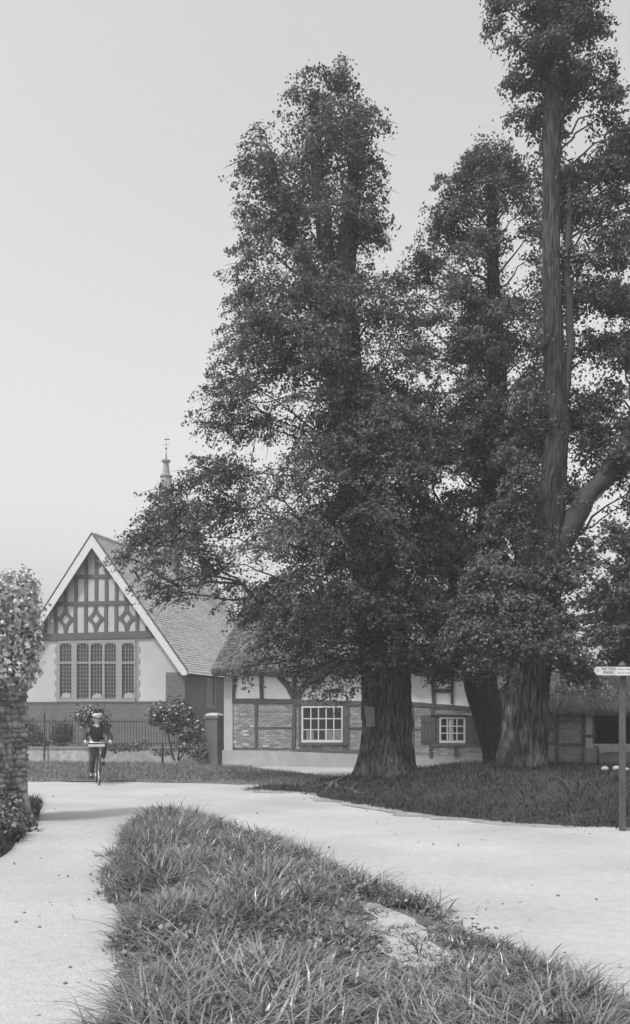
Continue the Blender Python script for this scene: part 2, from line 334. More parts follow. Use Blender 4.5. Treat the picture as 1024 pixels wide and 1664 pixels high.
def moundH(x, y, d=None):
    e = y-np.interp(x, fe_x, fe_y); hm = np.interp(x, [-1.6, -.3, 1.2, 2.2, 3.2, 5, 12], [.03, .05, .09, .30, .50, .55, .55])
    s = np.clip(e/4.6, 0, 1); s = s*s*(3-2*s); bk = np.clip((e-7.2)/4, 0, 1)
    return hm*s*(1-bk*bk*(3-2*bk))+.04*vnoise(x, y, 1.1, 6)*np.clip(e/.5, 0, 1)
moundP = [(a, b) for a, b in zip(fe_x, fe_y)]+[(12, 25), (5.3, 25.6), (1.2, 23.8), (.2, 22.6), (-.5, 21.6)]
moundP = [p for p in ragged(moundP, .22, .25, 3)]
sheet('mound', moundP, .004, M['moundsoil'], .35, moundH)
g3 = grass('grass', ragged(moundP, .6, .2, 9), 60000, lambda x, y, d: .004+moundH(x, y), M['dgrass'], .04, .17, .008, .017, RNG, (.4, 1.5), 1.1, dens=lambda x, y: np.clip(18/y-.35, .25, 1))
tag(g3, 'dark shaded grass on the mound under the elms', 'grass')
dirtP = ragged([(a, b-w) for a, b, w in zip(fe_x, fe_y, (.2, .4, .6, .55, .6, .65, .7, .7))]+[(a, b+.3) for a, b in list(zip(fe_x, fe_y))[::-1]], .5, .2, 12)
sheet('dirt_edge', dirtP, .012, M['dirt'], .5)
# pebbles and crumbs of earth on the road
pv = MB()
for k in range(38):
    px, py = random.choice([(random.uniform(60, 240), random.uniform(1290, 1400)), (random.uniform(620, 1020), random.uniform(1345, 1385)), (random.uniform(0, 190), random.uniform(1380, 1660)), (random.uniform(500, 1020), random.uniform(1330, 1500))])
    p = gnd(px, py)
    if in_poly(np.array([p.x]), np.array([p.y]), vergeP)[0]: continue
    r = random.uniform(.008, .022); a = random.uniform(0, 3)
    pv.lathe(p+Vector((0, 0, .01)), [(r*.6, -r*.2), (r, r*.15), (r*.5, r*.6)], 6)
tag(pv.build('pebbles', M['pebble'], kind='stuff'), 'dark pebbles scattered over the dusty road', 'pebbles')

gx = RNG.uniform(-9, 9, 6000); gy = RNG.uniform(4, 23, 6000); ok = in_poly(gx, gy, roadP) & ~in_poly(gx, gy, vergeP) & ~in_poly(gx, gy, moundP)
dv = np.minimum(edge_dist(gx, gy, vergeP), edge_dist(gx, gy, moundP)); ok &= RNG.uniform(size=6000) < np.clip(.04+.9*np.exp(-dv/.30), 0, 1); gx, gy = gx[ok], gy[ok]
V_, F_ = leaves_mesh(np.stack([gx, gy, np.full(len(gx), .026)], 1), nrm(RNG.normal(0, .5, (len(gx), 3))+[0, 0, .7]), RNG.uniform(.012, .04, len(gx)), RNG, .9)
tag(np_mesh('gravel', V_, F_, M['chip'], kind='stuff'), 'loose gravel and crumbs of earth along the road edges', 'gravel')
# ------------------------------------------------------------------ the gabled school building
ZC = 41.7; cpl = Plane(((150-CX)/F*ZC, ZC), 17)
O0 = cpl.o.copy()
ch = thing('school_building', 'gabled building with white bargeboards, timbered gable and five light window', 'building', O0)
OV = .38
sR, zE = cpl.unp(304, 1090, OV); s0_, zA = cpl.unp(150, 868, OV); sR -= s0_
cpl.o = cpl.o+cpl.u*s0_                                     # centre the plane on the apex
W = sR; LEN = 12.6
SW = cpl.unp(300.5, 1120)[0]                                 # half width of the walls
slope = (zA-zE)/W
def roofz(s): return zA-.18-slope*abs(s)
zS = cpl.unp(150, 1143.5)[1]; zB = cpl.unp(150, 1034)[1]
b = MB(); b.prism(cpl, [(-SW, zS+.06), (SW, zS+.06), (SW, roofz(SW)), (0, roofz(0)), (-SW, roofz(SW))], -.12, 0); b.build('front_wall', M['rough'], ch)
b = MB(); b.prism(cpl, [(-SW-.06, 0-.1), (SW+.03, -.1), (SW+.03, zS), (-SW-.06, zS)], -.12, .05); b.build('brick_base', M['cbrick'], ch)
b = MB(); b.prism(cpl, [(-SW-.08, zS), (SW+.05, zS), (SW+.05, zS+.09), (-SW-.08, zS+.09)], -.12, .08); b.build('string_course', M['gtimber'], ch)
# brick courses of the base and corner pier, too small to pick apart singly
def courses(pl, s0, s1, z0, z1, d, L=.225, h=.075, gap=.011, skip=None, t=.012, jit=.003):
    m = MB(); r = 0; z = z0
    while z+h-gap <= z1+1e-6:
        s = s0-(L/2 if r % 2 else 0)
        while s < s1:
            a, e = max(s, s0), min(s+L-gap, s1)
            if e-a > .03 and not (skip and skip((a+e)/2, z+h/2)):
                j = random.uniform(-jit, jit); m.prism(pl, [(a, z), (e, z), (e, z+h-gap), (a, z+h-gap)], d, d+t+j)
            s += L
        z += h; r += 1
    return m
courses(cpl, -SW, SW, .02, zS-.01, .05).build('brick_courses', M['cbrick'], ch, kind='stuff')
s_p = cpl.unp(270, 1120)[0]; z_p1 = cpl.unp(285, 1093)[1]
pts = [(s_p, zS+.092), (SW+.02, zS+.092), (SW+.02, min(z_p1, roofz(SW))), (s_p, z_p1+.02)]
MB().prism(cpl, pts, -.05, .03).build('corner_pier', M['cbrick'], ch)
courses(cpl, s_p, SW+.02, zS+.095, z_p1, .03).build('brick_courses', M['cbrick'], ch, kind='stuff')
# side and back walls
spl = Plane(cpl.pt(SW, 0, 0)[:2], 17-90)                      # right side wall, facing right
spl_u = -cpl.n
zw = roofz(SW)
def sidebox(m, s, d0, d1, z0, z1, th):
    c = cpl.pt(s, (z0+z1)/2, -(d0+d1)/2); return m.box(c, th, d1-d0, z1-z0, cpl.u, cpl.n)
b = MB(); sidebox(b, SW-.1, .13, LEN, -.1, zw, .24); b.build('side_wall', M['cbrick'], ch)
b = MB(); sidebox(b, -SW+.1, .13, LEN, -.1, zw, .24); b.build('side_wall', M['cbrick'], ch)
b = MB(); b.prism(cpl, [(-SW+.23, -.1), (SW-.23, -.1), (SW-.23, roofz(SW)), (0, roofz(0)), (-SW+.23, roofz(SW))], -LEN, -LEN+.25); b.build('back_wall', M['cbrick'], ch)
# a narrow window in the side wall: solve its depth along the wall from the picture
def side_depth(px):
    r = ray(px, HY); o = cpl.pt(SW, 0, 0); c = Vector((0, 0, H)); k = (o-c).dot(cpl.u)/r.dot(cpl.u); p = c+r*k; return -(p-o).dot(cpl.n), p.y
d0, Zd = side_depth(335.5); d1, Zd1 = side_depth(347)
d0, d1 = min(d0, d1), max(d0, d1); d1 = min(d1, d0+1.4)
zt = H+(HY-1097)/F*Zd; zb = H+(HY-1147)/F*Zd
b = MB(); sidebox(b, SW+.02, d0-.12, d0, zb-.12, zt+.1, .08); sidebox(b, SW+.02, d1, d1+.12, zb-.12, zt+.1, .08); sidebox(b, SW+.02, d0, d1, zb-.12, zb, .1); sidebox(b, SW+.02, d0, d1, zt, zt+.1, .08)
wf = b.build('window', M['stone'], ch, label='narrow side window in pale stone frame')
b = MB(); sidebox(b, SW+.012, d0, d1, zb, zt, .02); b.build('pane', M['glass'], wf)
# roof: two slabs, rows of tiles on the visible slope, ridge, bargeboards
th = .10; ca = 1/math.sqrt(1+slope*slope)
def roofslab(sg):
    m = MB(); p = []
    for d in (OV, -LEN-.3):
        p += [cpl.pt(0, zA, d), cpl.pt(sg*W, zE, d), cpl.pt(sg*W, zE-th/ca, d), cpl.pt(0, zA-th/ca, d)]
    return m.hexa([p[0], p[1], p[2], p[3], p[4], p[5], p[6], p[7]]).build('roof', M['slab'], ch)
rs = roofslab(1); rl = roofslab(-1)
tl = MB(); slen = math.hypot(W, zA-zE); dn = (cpl.u*W+Vector((0, 0, zE-zA))).normalized(); nu = Vector((cpl.u.x*(zA-zE)/slen, cpl.u.y*(zA-zE)/slen, W/slen)); gauge = .15
row = 0; q = .05
while q < slen+.02:
    y = -(.09 if row % 2 else 0)
    while y < LEN+.6:
        w = .165; c = cpl.pt(0, zA, OV-y)+dn*(q+random.uniform(-.008, .008)); a = -cpl.n*(w-.008)
        lift = random.uniform(.016, .030); t0 = .004
        A0 = c+nu*(t0+.004); B0 = c+dn*(gauge*1.25)+nu*(lift+.010)
        tl.add([A0, A0+a, B0+a, B0, A0-nu*.012, A0+a-nu*.012, B0+a-nu*.014, B0-nu*.014], [(0, 1, 2, 3), (3, 2, 6, 7), (0, 3, 7, 4), (1, 5, 6, 2)])
        y += w
    q += gauge; row += 1
tl.build('roof_tiles', M['tile'], rs, kind='stuff')
b = MB(); nseg = 26; 
for k in range(nseg):
    y0 = OV-(LEN+.7)*k/nseg; y1 = OV-(LEN+.7)*(k+.985)/nseg
    b.tube([cpl.pt(0, zA+.0, y0), cpl.pt(0, zA+.0, y1)], [.105, .10], 8)
b.build('ridge_tiles', M['tile'], ch)
vt = (cpl.unp(150, 870, OV)[1]-cpl.unp(150, 891, OV)[1])
for sg in (1, -1):
    b = MB(); zc = zA-.03
    b.prism(cpl, [(0, zc), (sg*(W+.02), zE-.03), (sg*(W+.02), zE-.03-.16), (sg*(W-.22), zE-.03-.16), (0, zc-vt)], OV+.002, OV+.055); b.build('bargeboard', M['barge'], ch)
b = MB()
for sg in (1, -1): b.prism(cpl, [(sg*.02, zA+.05), (sg*(W+.05), zE+.03), (sg*(W+.05), zE-.03), (sg*.02, zA-.01)], OV-.02, OV+.075)
b.build('verge_moulding', M['gtimber'], ch)
b = MB(); b.box(cpl.pt(W-.02, zE-.12, OV-(LEN+.3)/2-.1), .11, LEN, .10, cpl.u, cpl.n); b.build('gutter', M['iron'], ch)
# timbered gable
def T(pts, d1=.045, name='timber', m='gtimber', pl=cpl, par=ch): return MB().prism(pl, pl.poly(pts), .002, d1).build(name, M[m], par)
cz = lambda cx, cy: (80+.1758*cx, 880+.1758*cy)
def TR(x0, y0, x1, y1, d1): (a, b_), (c, d) = cz(x0, y0), cz(x1, y1); return MB().prism(cpl, cpl.rect(a, b_, c, d), .002, d1).build('timber', M['gtimber'], ch)
zt_a, zt_b = cpl.unp(150, 1039)[1], cpl.unp(150, 1028)[1]; smx = lambda z: (zA-.30-z)/slope
MB().prism(cpl, [(-smx(zt_a), zt_a), (smx(zt_a), zt_a), (smx(zt_b), zt_b), (-smx(zt_b), zt_b)], .002, .09).build('tie_beam', M['gtimber'], ch)
MB().prism(cpl, cpl.poly([cz(70, 562), cz(775, 545), cz(775, 582), cz(70, 597)]), .002, .06).build('timber', M['gtimber'], ch)
MB().prism(cpl, cpl.poly([cz(235, 312), cz(600, 302), cz(600, 335), cz(235, 345)]), .002, .06).build('timber', M['gtimber'], ch)
for x, y0, y1 in ((345, 165, 312), (440, 120, 310), (535, 225, 305), (250, 335, 560), (343, 335, 560), (438, 335, 557), (532, 335, 555), (625, 375, 550), (155, 400, 560), (715, 480, 552),
                  (62, 592, 845), (243, 590, 840), (340, 590, 840), (527, 585, 840), (622, 580, 838), (815, 640, 835), (905, 780, 832), (-30, 690, 845)):
    TR(x-15, y0, x+15, y1, .046)
for cxm, xl, xr, yt, yb in ((153, 78, 230, 595, 845), (432, 357, 512, 590, 838), (718, 638, 800, 585, 835)):
    ym = (yt+yb)/2; b = MB()
    for sx in (-1, 1):
        for sy in (-1, 1):
            xe = xl if sx < 0 else xr; ye = yt if sy < 0 else yb; P0 = (cxm+sx*13, ye); P2 = (xe, ym+sy*13); P1 = (cxm+(xe-cxm)*.30, ym+(ye-ym)*.26)
            arc = [((1-t)**2*P0[0]+2*t*(1-t)*P1[0]+t*t*P2[0], (1-t)**2*P0[1]+2*t*(1-t)*P1[1]+t*t*P2[1]) for t in [k/8 for k in range(9)]]
            inn = [(cxm+sx*36*t+sx*.4*(1-t), ym+sy*48*(1-t)+sy*.4*t) for t in [k/8 for k in range(9)]]
            arc = [(cxm+sx*.4, ye)]+arc+[(xe, ym+sy*.4)]; inn = [inn[0]]+inn+[inn[-1]]
            for k in range(10): b.prism(cpl, cpl.poly([cz(*arc[k]), cz(*arc[k+1]), cz(*inn[k+1]), cz(*inn[k])]), .002, .040)
    b.build('curved_brace', M['gtimber'], ch)
# five-light stone window
wz = lambda cx, cy: (40+.3613*cx, 860+.3613*cy)
lights = [(161, 214), (238, 291), (300, 352), (363, 414), (441, 494)]
win = MB()
def wr(m, x0, y0, x1, y1, d0, d1): a, b_ = wz(x0, y0); c, d = wz(x1, y1); m.prism(cpl, cpl.rect(a, b_, c, d), d0, d1)
wr(win, 153, 498, 502, 512, .002, .06); wr(win, 153, 762, 502, 776, .002, .10)
xs = [153]+[v for l in lights for v in l]+[502]
for i in range(0, len(xs), 2): wr(win, xs[i], 512, xs[i+1], 762, .002, .07 if i in (2, 8) else .055)
for x0, x1 in lights:
    wr(win, x0, 597, x1, 605, .002, .05)
    xm = (x0+x1)/2; hw = (x1-x0)/2
    for sg in (-1, 1):                                       # cusped pointed head: two stone spandrels
        arc = []
        for k in range(7):
            t = k/6; arc.append((xm+sg*hw*(t), 512+ (3+9*t**3)))
        pts = [wz(xm, 511.5)]+[wz(*p) for p in arc]+[wz(xm+sg*hw, 511.5)]
        win.prism(cpl, cpl.poly(pts), .002, .045)
wo_ = win.build('window', M['stone'], ch, label='five light stone mullioned window with arched heads')
for x0, x1 in lights:
    m = MB(); wr(m, x0, 512, x1, 762, .003, .012); m.build('pane', M['glass'], wo_)
    m = MB()
    for k in range(1, 4): x = x0+(x1-x0)*k/4; wr(m, x-1.1, 520, x+1.1, 762, .013, .02)
    for y in list(range(540, 596, 18))+list(range(620, 758, 17)): wr(m, x0, y-.9, x1, y+.9, .013, .019)
    m.build('leading', M['lead'], wo_)
for x0, x1, y0 in ((165, 208, 738), (304, 348, 742), (446, 492, 738)):
    m = MB(); a = [wz(x0, 760), wz(x1, 760), wz(x1, y0+2), wz((x0+x1)/2, y0-4), wz(x0+4, y0+6)]; m.prism(cpl, cpl.poly(a), .0205, .03); m.build('blind', M['paleglass'], wo_)
for k in range(11):                                          # toothed quoins either side of the window
    y0 = 505+k*25; 
    for sg, xe in ((-1, 152.5), (1, 502.5)):
        w = 17 if k % 2 else 9; m = MB(); wr(m, min(xe, xe+sg*w), y0, max(xe, xe+sg*w), y0+23.5, .002, .022); m.build('quoin', M['stone'], ch)
# bell fleche on the ridge
dF = LEN*.40; fc = cpl.pt(0, zA, -dF); ZF = fc.y
k_ = ZF/F; fx = (270-CX)*k_; 
# move along the ridge until it stands at its place in the picture
for _ in range(30):
    fc = cpl.pt(0, zA, -dF); dF += (270-(CX+F*fc.x/fc.y))*.02
k_ = fc.y/F; zz = lambda y: H+(HY-y)*k_
b = MB(); b.lathe((fc.x, fc.y, 0), [(.62, zA-.6), (.62, zz(868)), (.78, zz(862)), (.80, zz(858)), (.46, zz(820)), (.30, zz(780)), (.27, zz(777)), (.34, zz(775)), (.34, zz(773)), (.20, zz(771)), (.13, zz(753)), (.24, zz(750)), (.24, zz(748)), (.06, zz(746)), (.03, zz(735))], 8)
fl = b.build('fleche', M['spire'], ch)
b = MB(); b.tube([(fc.x, fc.y, zz(740)), (fc.x, fc.y, zz(712))], [.014, .008], 6); b.box((fc.x, fc.y, zz(722)), .42, .012, .012); b.box((fc.x+.05, fc.y, zz(714)), .28, .012, .05); b.lathe((fc.x, fc.y, zz(729)), [(.0, -.07), (.07, 0), (.0, .07)], 8)
b.build('weather_vane', M['iron'], fl)

# ------------------------------------------------------------------ the thatched cottage
XC = (365-CX)/F*30.2; kp = Plane((XC, 30.2), 13); K = kp.o.copy()
ct = thing('cottage', 'long thatched cottage with dark timber framing, brick infill and two windows', 'cottage', K)
kx = lambda pts, d=0: kp.poly(pts, d)
SE = kp.unp(845, 1200)[0]
zpl = lambda x: np.interp(x, [365, 580, 680, 845], [1218, 1224.5, 1232, 1241])
MB().prism(kp, [(0, .1), (SE, .1), (SE, 2.95), (0, 2.95)], -.35, 0).build('wall', M['wash'], ct)
# end and back walls
b = MB(); b.box(kp.pt(.12, 1.7, -2.7), .25, 4.6, 3.4, kp.u, kp.n); b.build('end_wall', M['plaster'], ct)
b = MB(); b.box(kp.pt(SE-.12, 1.7, -2.7), .25, 4.6, 3.4, kp.u, kp.n); b.build('end_wall', M['plaster'], ct)
b = MB(); b.box(kp.pt(SE/2, 1.7, -5.1), SE, .25, 3.4, kp.u, kp.n); b.build('back_wall', M['plaster'], ct)
pp = [(361, 1219), (470, 1221.5), (580, 1225.5), (680, 1233), (845, 1241)]
MB().prism(kp, kx(pp, .1)+[(kp.unp(845, 1241, .1)[0], -.2), (kp.unp(361, 1219, .1)[0], -.2)], .003, .10).build('plinth', M['plinth'], ct)
MB().prism(kp, kp.rect(364, 1094, 378, 1219, .05), .003, .05).build('corner_pilaster', M['plaster'], ct)
def KT(pts, d1=.05, name='timber'):
    # hand-hewn: subdivide long edges a little and jitter
    P = []
    for i in range(len(pts)):
        a, b_ = pts[i], pts[(i+1) % len(pts)]; n = max(1, int(math.hypot(a[0]-b_[0], a[1]-b_[1])/14))
        for k in range(n): t = k/n; P.append((a[0]+(b_[0]-a[0])*t+random.uniform(-.5, .5), a[1]+(b_[1]-a[1])*t+random.uniform(-.5, .5)))
    return MB().prism(kp, kx(P), .004, d1+random.uniform(-.006, .006)).build(name, M['timber'], ct)
def KR(x0, y0, x1, y1, d1=.05): return KT([(x0, y0), (x1, y0), (x1, y1), (x0, y1)], d1)
KT([(378, 1135), (476, 1136), (476, 1143), (378, 1142)], .056); KR(414.5, 1142, 419, 1216); KR(422.5, 1096, 428.5, 1136); KT([(378.5, 1095), (384, 1095), (386, 1106), (381, 1135), (378.5, 1135)])
KT([(448, 1099), (461, 1099), (470, 1110), (478, 1124), (482, 1138), (474, 1137), (466, 1120)]); KT([(512, 1097), (503, 1097), (492, 1110), (484, 1124), (482.5, 1137), (487, 1138), (495, 1122)])
KT([(475, 1094), (482.5, 1094), (481.5, 1160), (480, 1216), (474.5, 1216), (476, 1160)], .06); KR(419.5, 1181, 475, 1183.5, .035); KT([(472, 1217.5), (586, 1219.5), (586, 1225), (472, 1221)], .056)
KR(379, 1215, 415, 1217.5, .03); KR(419.5, 1215.5, 472, 1218, .03)
KR(557.5, 1140, 567.5, 1219); KR(508, 1209, 513, 1218); KT([(482, 1137.5), (588, 1139), (588, 1146.5), (482, 1146)], .056); KR(568, 1182, 590, 1185.5, .04)
KT([(640, 1138), (786, 1150), (784, 1157), (664, 1146), (640, 1145)], .056); KT([(701, 1096), (708, 1096), (708, 1143), (702, 1142.5)]); KT([(733, 1096), (737.5, 1096), (737, 1144), (732.5, 1144)]); KR(708, 1119.5, 733, 1125.5)
KR(700, 1148, 706, 1163); KR(670.5, 1147, 674, 1231, .035); KR(674, 1184, 684, 1188, .035); KR(698, 1211, 703, 1231); KR(738, 1211, 745.5, 1230); KR(789, 1186, 794.5, 1234); KR(703, 1208, 792, 1213); KR(800, 1096, 807, 1236)
KT([(700, 1160.5), (762, 1161.5), (762, 1163.5), (700, 1162.5)], .09)
# brick infill: the 300 that show best are bricks of their own, the rest one mass
MB().prism(kp, [kp.unp(378, 1139)[0:2], kp.unp(640, 1142), kp.unp(800, 1154), kp.unp(845, 1156), kp.unp(845, 1243), kp.unp(378, 1221)], .001, .010).build('mortar', M['mortar'], ct)
ex = [kp.rect(486, 1146, 561, 1209), kp.rect(684, 1163, 784, 1209)]
def skipk(s, z):
    for r in ex:
        if r[0][0] < s < r[1][0] and r[2][1] < z < r[0][1]: return True
    x = CX+F*kp.pt(s, z).x/kp.pt(s, z).y; y = HY-F*(z-H)/kp.pt(s, z).y
    top = np.interp(x, [378, 640, 700, 845], [1141, 1142, 1147, 1160]); return y < top or y > zpl(x)-.5
def brickset(pl, s0, s1, z0, z1, par, skip, nmax, d=.010, score=None):
    items = []; z = z0; r = 0
    while z < z1:
        s = s0-(.116 if r % 2 else 0)
        while s < s1:
            if not skip(s+.11, z+.034) and s > s0-.02: items.append((s+.11, z+.034))
            s += .232
        z += .077; r += 1
    if score: items.sort(key=score)
    vars_ = []
    for k in range(5):
        m = MB(); p = []
        for yy in (0, 1):
            for i, j in ((-1, -1), (1, -1), (1, 1), (-1, 1)):
                p.append(Vector((i*(.109-yy*.005)+random.uniform(-.004, .004), -yy*(.012+random.uniform(-.003, .004)), j*(.033-yy*.003)+random.uniform(-.002, .002))))
        m.hexa([p[0], p[1], p[2], p[3], p[4], p[5], p[6], p[7]]); me = bpy.data.meshes.new('brick'); me.from_pydata(m.v, [], m.f); me.materials.append(M['brick']); vars_.append(me)
    rz = -math.radians(pl.deg)
    for s, z in items[:nmax]:
        o = bpy.data.objects.new('brick', random.choice(vars_)); col.objects.link(o); o.parent = par
        o.location = pl.pt(s, z, d)-root_of(par); o.rotation_euler = (0, random.uniform(-.012, .012), rz)
    rest = MB()
    for s, z in items[nmax:]: rest.prism(pl, [(s-.107, z-.032), (s+.107, z-.032), (s+.107, z+.032), (s-.107, z+.032)], d, d+.012+random.uniform(-.003, .004))
    if rest.n: rest.build('brickwork', M['bricks'], par, kind='stuff')
brickset(kp, kp.unp(379, 1200)[0], SE, .42, 2.3, ct, skipk, 300, score=lambda t: 0 if CX+F*kp.pt(*t).x/kp.pt(*t).y < 592 else 1)
for k in range(7):                                           # patches of old limewash left on the lowest bricks
    px, py = [(398, 1188), (400, 1194), (380, 1206), (400, 1210), (388, 1214), (412, 1180), (432, 1212)][k]
    MB().prism(kp, kp.rect(px-5, py-1.6, px+5, py+1.6), .012, .0275).build('limewash_patch', M['plaster'], ct)
# windows
def sash(par, x0, y0, x1, y1, cols, rows, label, outer=None, d=.03):
    m = MB()
    if outer: 
        ox0, oy0, ox1, oy1 = outer
        for r in ((ox0, oy0, x0, oy1), (x1, oy0, ox1, oy1), (x0, oy0, x1, y0), (x0, y1, x1, oy1)): m.prism(kp, kp.rect(*r), .003, .042)
    w = m.build('window', M['timber'], par, label=label)
    m = MB(); t = 2.6
    for r in ((x0, y0, x0+t, y1), (x1-t, y0, x1, y1), (x0+t, y0, x1-t, y0+t), (x0+t, y1-t*1.5, x1-t, y1)): m.prism(kp, kp.rect(*r), .003, d+.012)
    m.build('sash_frame', M['white'], w)
    iw = x1-x0-2*t; ih = y1-y0-2.5*t; xs_ = [x0+t+iw*c for c in cols]; ys_ = [y0+t+ih*c for c in rows]
    for x in xs_: MB().prism(kp, kp.rect(x-.9, y0+t, x+.9, y1-1.5*t), .004, d+.006).build('glazing_bar', M['white'], w)
    for y in ys_: MB().prism(kp, kp.rect(x0+t, y-.8, x1-t, y+.8), .004, d+.003).build('glazing_bar', M['white'], w)
    X = [x0+t]+xs_+[x1-t]; Y = [y0+t]+ys_+[y1-1.5*t]
    for i in range(len(X)-1):
        for j in range(len(Y)-1): MB().prism(kp, kp.rect(X[i]+.9, Y[j]+.8, X[i+1]-.9, Y[j+1]-.8), .003, .012+random.uniform(0, .002)).build('pane', M['glass'], w)
    return w
w1 = sash(ct, 490.5, 1147.5, 558, 1206.5, [.2, .4, .6, .8], [.34, .68], 'white window of fifteen panes in a dark frame', (486, 1146, 560, 1208))
MB().prism(kp, kp.rect(485, 1208, 564, 1210.5), .003, .10).build('sill', M['timber'], w1)
for x0, x1 in ((498, 510), (528, 541), (543, 556)): MB().prism(kp, kp.rect(x0, 1188, x1, 1203), .0122, .0145).build('blind', mat('net_blind', .16, .9), w1)
w2 = sash(ct, 714.5, 1165.5, 756.5, 1207.5, [.27, .41, .7], [.34, .66], 'small white window between two plain shutters', (709, 1163.8, 758, 1209))
MB().prism(kp, kp.rect(729, 1168, 737, 1205), .0128, .0145).build('blind', mat('net_curtain', .30, .9), w2)
for x0, x1 in ((684.5, 708.5), (758.5, 783)):
    sh = MB(); sh.prism(kp, kp.rect(x0, 1163.5, x1, 1208.5), .012, .045); so_ = sh.build('shutter', M['shutter'], ct)
    for k in range(4): MB().prism(kp, kp.rect(x0+(x1-x0)*k/4+.4, 1165, x0+(x1-x0)*(k+1)/4-.4, 1207), .0452, .056).build('board', M['shutter'], so_)
    for y in (1170, 1198): MB().prism(kp, kp.rect(x0+1, y, x1-1, y+4), .0562, .068).build('batten', M['shutter'], so_)
# thatch
def thatch(pl, sL, sR, zEv, dE, dR, zR, par, thick, nstraw, rng, hipL=0.0, hipR=0.0, fringe=True):
    """front slope from eave (depth -dE in front) to ridge (dR behind, height zR)"""
    m = MB(); n, r = 28, 14; top = []; 
    for j in range(r+1):
        t = j/r
        for i in range(n+1):
            s = sL+hipL*t+(sR-hipR*t-sL-hipL*t)*i/n; d = dE-(dE+dR)*t
            z = zEv+(zR-zEv)*t+.10*math.sin(math.pi*t)*0+.05*(vnoise(np.array([s]), np.array([t*6]), .9, 3)[0]-.5)
            top.append(pl.pt(s, z, d))
    k = n+1; fs = [(j*k+i, j*k+i+1, (j+1)*k+i+1, (j+1)*k+i) for j in range(r) for i in range(n)]
    m.add(top, fs)
    # rounded eave and verge undersides
    low = []
    for i in range(n+1):
        s = sL+(sR-sL)*i/n; low += [pl.pt(s, zEv-thick*.45, dE+.05), pl.pt(s, zEv-thick, dE-.02), pl.pt(s, zEv-thick*.8, dE-.75)]
    b0 = m.n; m.add(low, []); 
    f2 = []
    for i in range(n):
        a = i; b_ = b0+i*3; c = b0+(i+1)*3; f2 += [(a, b_, c, a+1), (b_, b_+1, c+1, c), (b_+1, b_+2, c+2, c+1)]
    m.f += f2
    for ii, sg in ((0, 1), (n, -1)):                          # verge faces
        strip = []; 
        for j in range(r+1): p = Vector(top[j*k+ii]); strip += [p, p+pl.u*(-sg*.05)+Vector((0, 0, -thick*.5)), p+pl.u*(sg*.02)+Vector((0, 0, -thick))]
        m.add(strip, [(3*j, 3*j+1, 3*j+4, 3*j+3) for j in range(r)]+[(3*j+1, 3*j+2, 3*j+5, 3*j+4) for j in range(r)])
    # back slope
    m.add([pl.pt(sL+hipL, zR, -dR), pl.pt(sR-hipR, zR, -dR), pl.pt(sR, zEv, -2*dR-dE), pl.pt(sL, zEv, -2*dR-dE)], [(0, 1, 2, 3)])
    if hipL: m.add([pl.pt(sL, zEv, dE), pl.pt(sL+hipL, zR, -dR), pl.pt(sL, zEv, -2*dR-dE)], [(0, 1, 2)])
    rf = m.build('thatched_roof', M['thatch'], par, smooth=True)
    # straws lying down the slope, and a ragged fringe at the eave
    a = rng.uniform(0, 1, nstraw); t = rng.uniform(0, 1, nstraw)
    if fringe: t[:nstraw//5] = rng.uniform(-.005, .02, nstraw//5)
    s = sL+hipL*t+(sR-sL-(hipL+hipR)*t)*a; d = dE-(dE+dR)*t; z = zEv+(zR-zEv)*t
    P = np.array(pl.o)[None]+np.outer(s, np.array(pl.u))+np.outer(d, np.array(pl.n)); P[:, 2] += z+.02+.05*(vnoise(s, t*6, .9, 3)-.5)
    down = np.array(pl.n)*(dE+dR)+np.array([0, 0, zEv-zR]); down = down/np.linalg.norm(down); nr = np.cross(np.array(pl.u), down); nr = nr*np.sign(nr[2])
    ln = rng.uniform(.12, .32, nstraw)[:, None]; dv = nrm(down[None]+rng.normal(0, .16, (nstraw, 3))+nr[None]*rng.uniform(-.02, .16, (nstraw, 1)))
    sd = nrm(np.cross(dv, nr[None]+rng.normal(0, .4, (nstraw, 3)))); w = rng.uniform(.008, .02, nstraw)[:, None]
    V = np.stack([P-sd*w, P+sd*w, P+dv*ln+sd*w*.4, P+dv*ln-sd*w*.4], 1).reshape(-1, 3); Fq = (np.arange(nstraw)*4)[:, None]+np.arange(4)[None]
    np_mesh('straw', V, Fq, M['straw'], rf, kind='stuff'); return rf
dEv = .30; sE0, zEv = kp.unp(345, 1086, dEv)
ek = 5.0
# ridge height from the left verge at (411, 953): intersect the verge plane
rr = ray(411, 953); oo = kp.pt(sE0, 0, 0); c0 = Vector((0, 0, H)); kk = (oo-c0).dot(kp.u)/rr.dot(kp.u); pv_ = c0+rr*kk; dv_ = -(pv_-oo).dot(kp.n); pitch = (pv_.z-zEv)/(dv_+dEv)
dRd = 3.6; zRd = zEv+pitch*(dRd+dEv)
rf = thatch(kp, sE0, SE+.3, zEv, dEv, dRd, zRd, ct, .26, 26000, RNG)
for k in range(17):                                          # split-hazel rods pinning the verge: pairs of cross rods, and the long rods along the edge
    t = .03+k*.056
    for j, (a0, a1, dt) in enumerate(((.03, .46, .03), (.05, .48, -.005))):
        if j and k % 2: continue
        p0 = kp.pt(sE0+a0, zEv+(zRd-zEv)*t+.05, dEv-(dEv+dRd)*t); tt = t+dt; p1 = kp.pt(sE0+a1, zEv+(zRd-zEv)*tt+.055, dEv-(dEv+dRd)*tt)
        MB().tube([p0, p1], [.02, .016], 5).build('thatch_rod', M['ligger'], ct)
for a in (.10, .44):
    MB().tube([kp.pt(sE0+a+random.uniform(-.02, .02), zEv+(zRd-zEv)*t+.05, dEv-(dEv+dRd)*t) for t in np.linspace(.02, .98, 14)], [.018]*14, 5).build('thatch_rod', M['ligger'], ct)
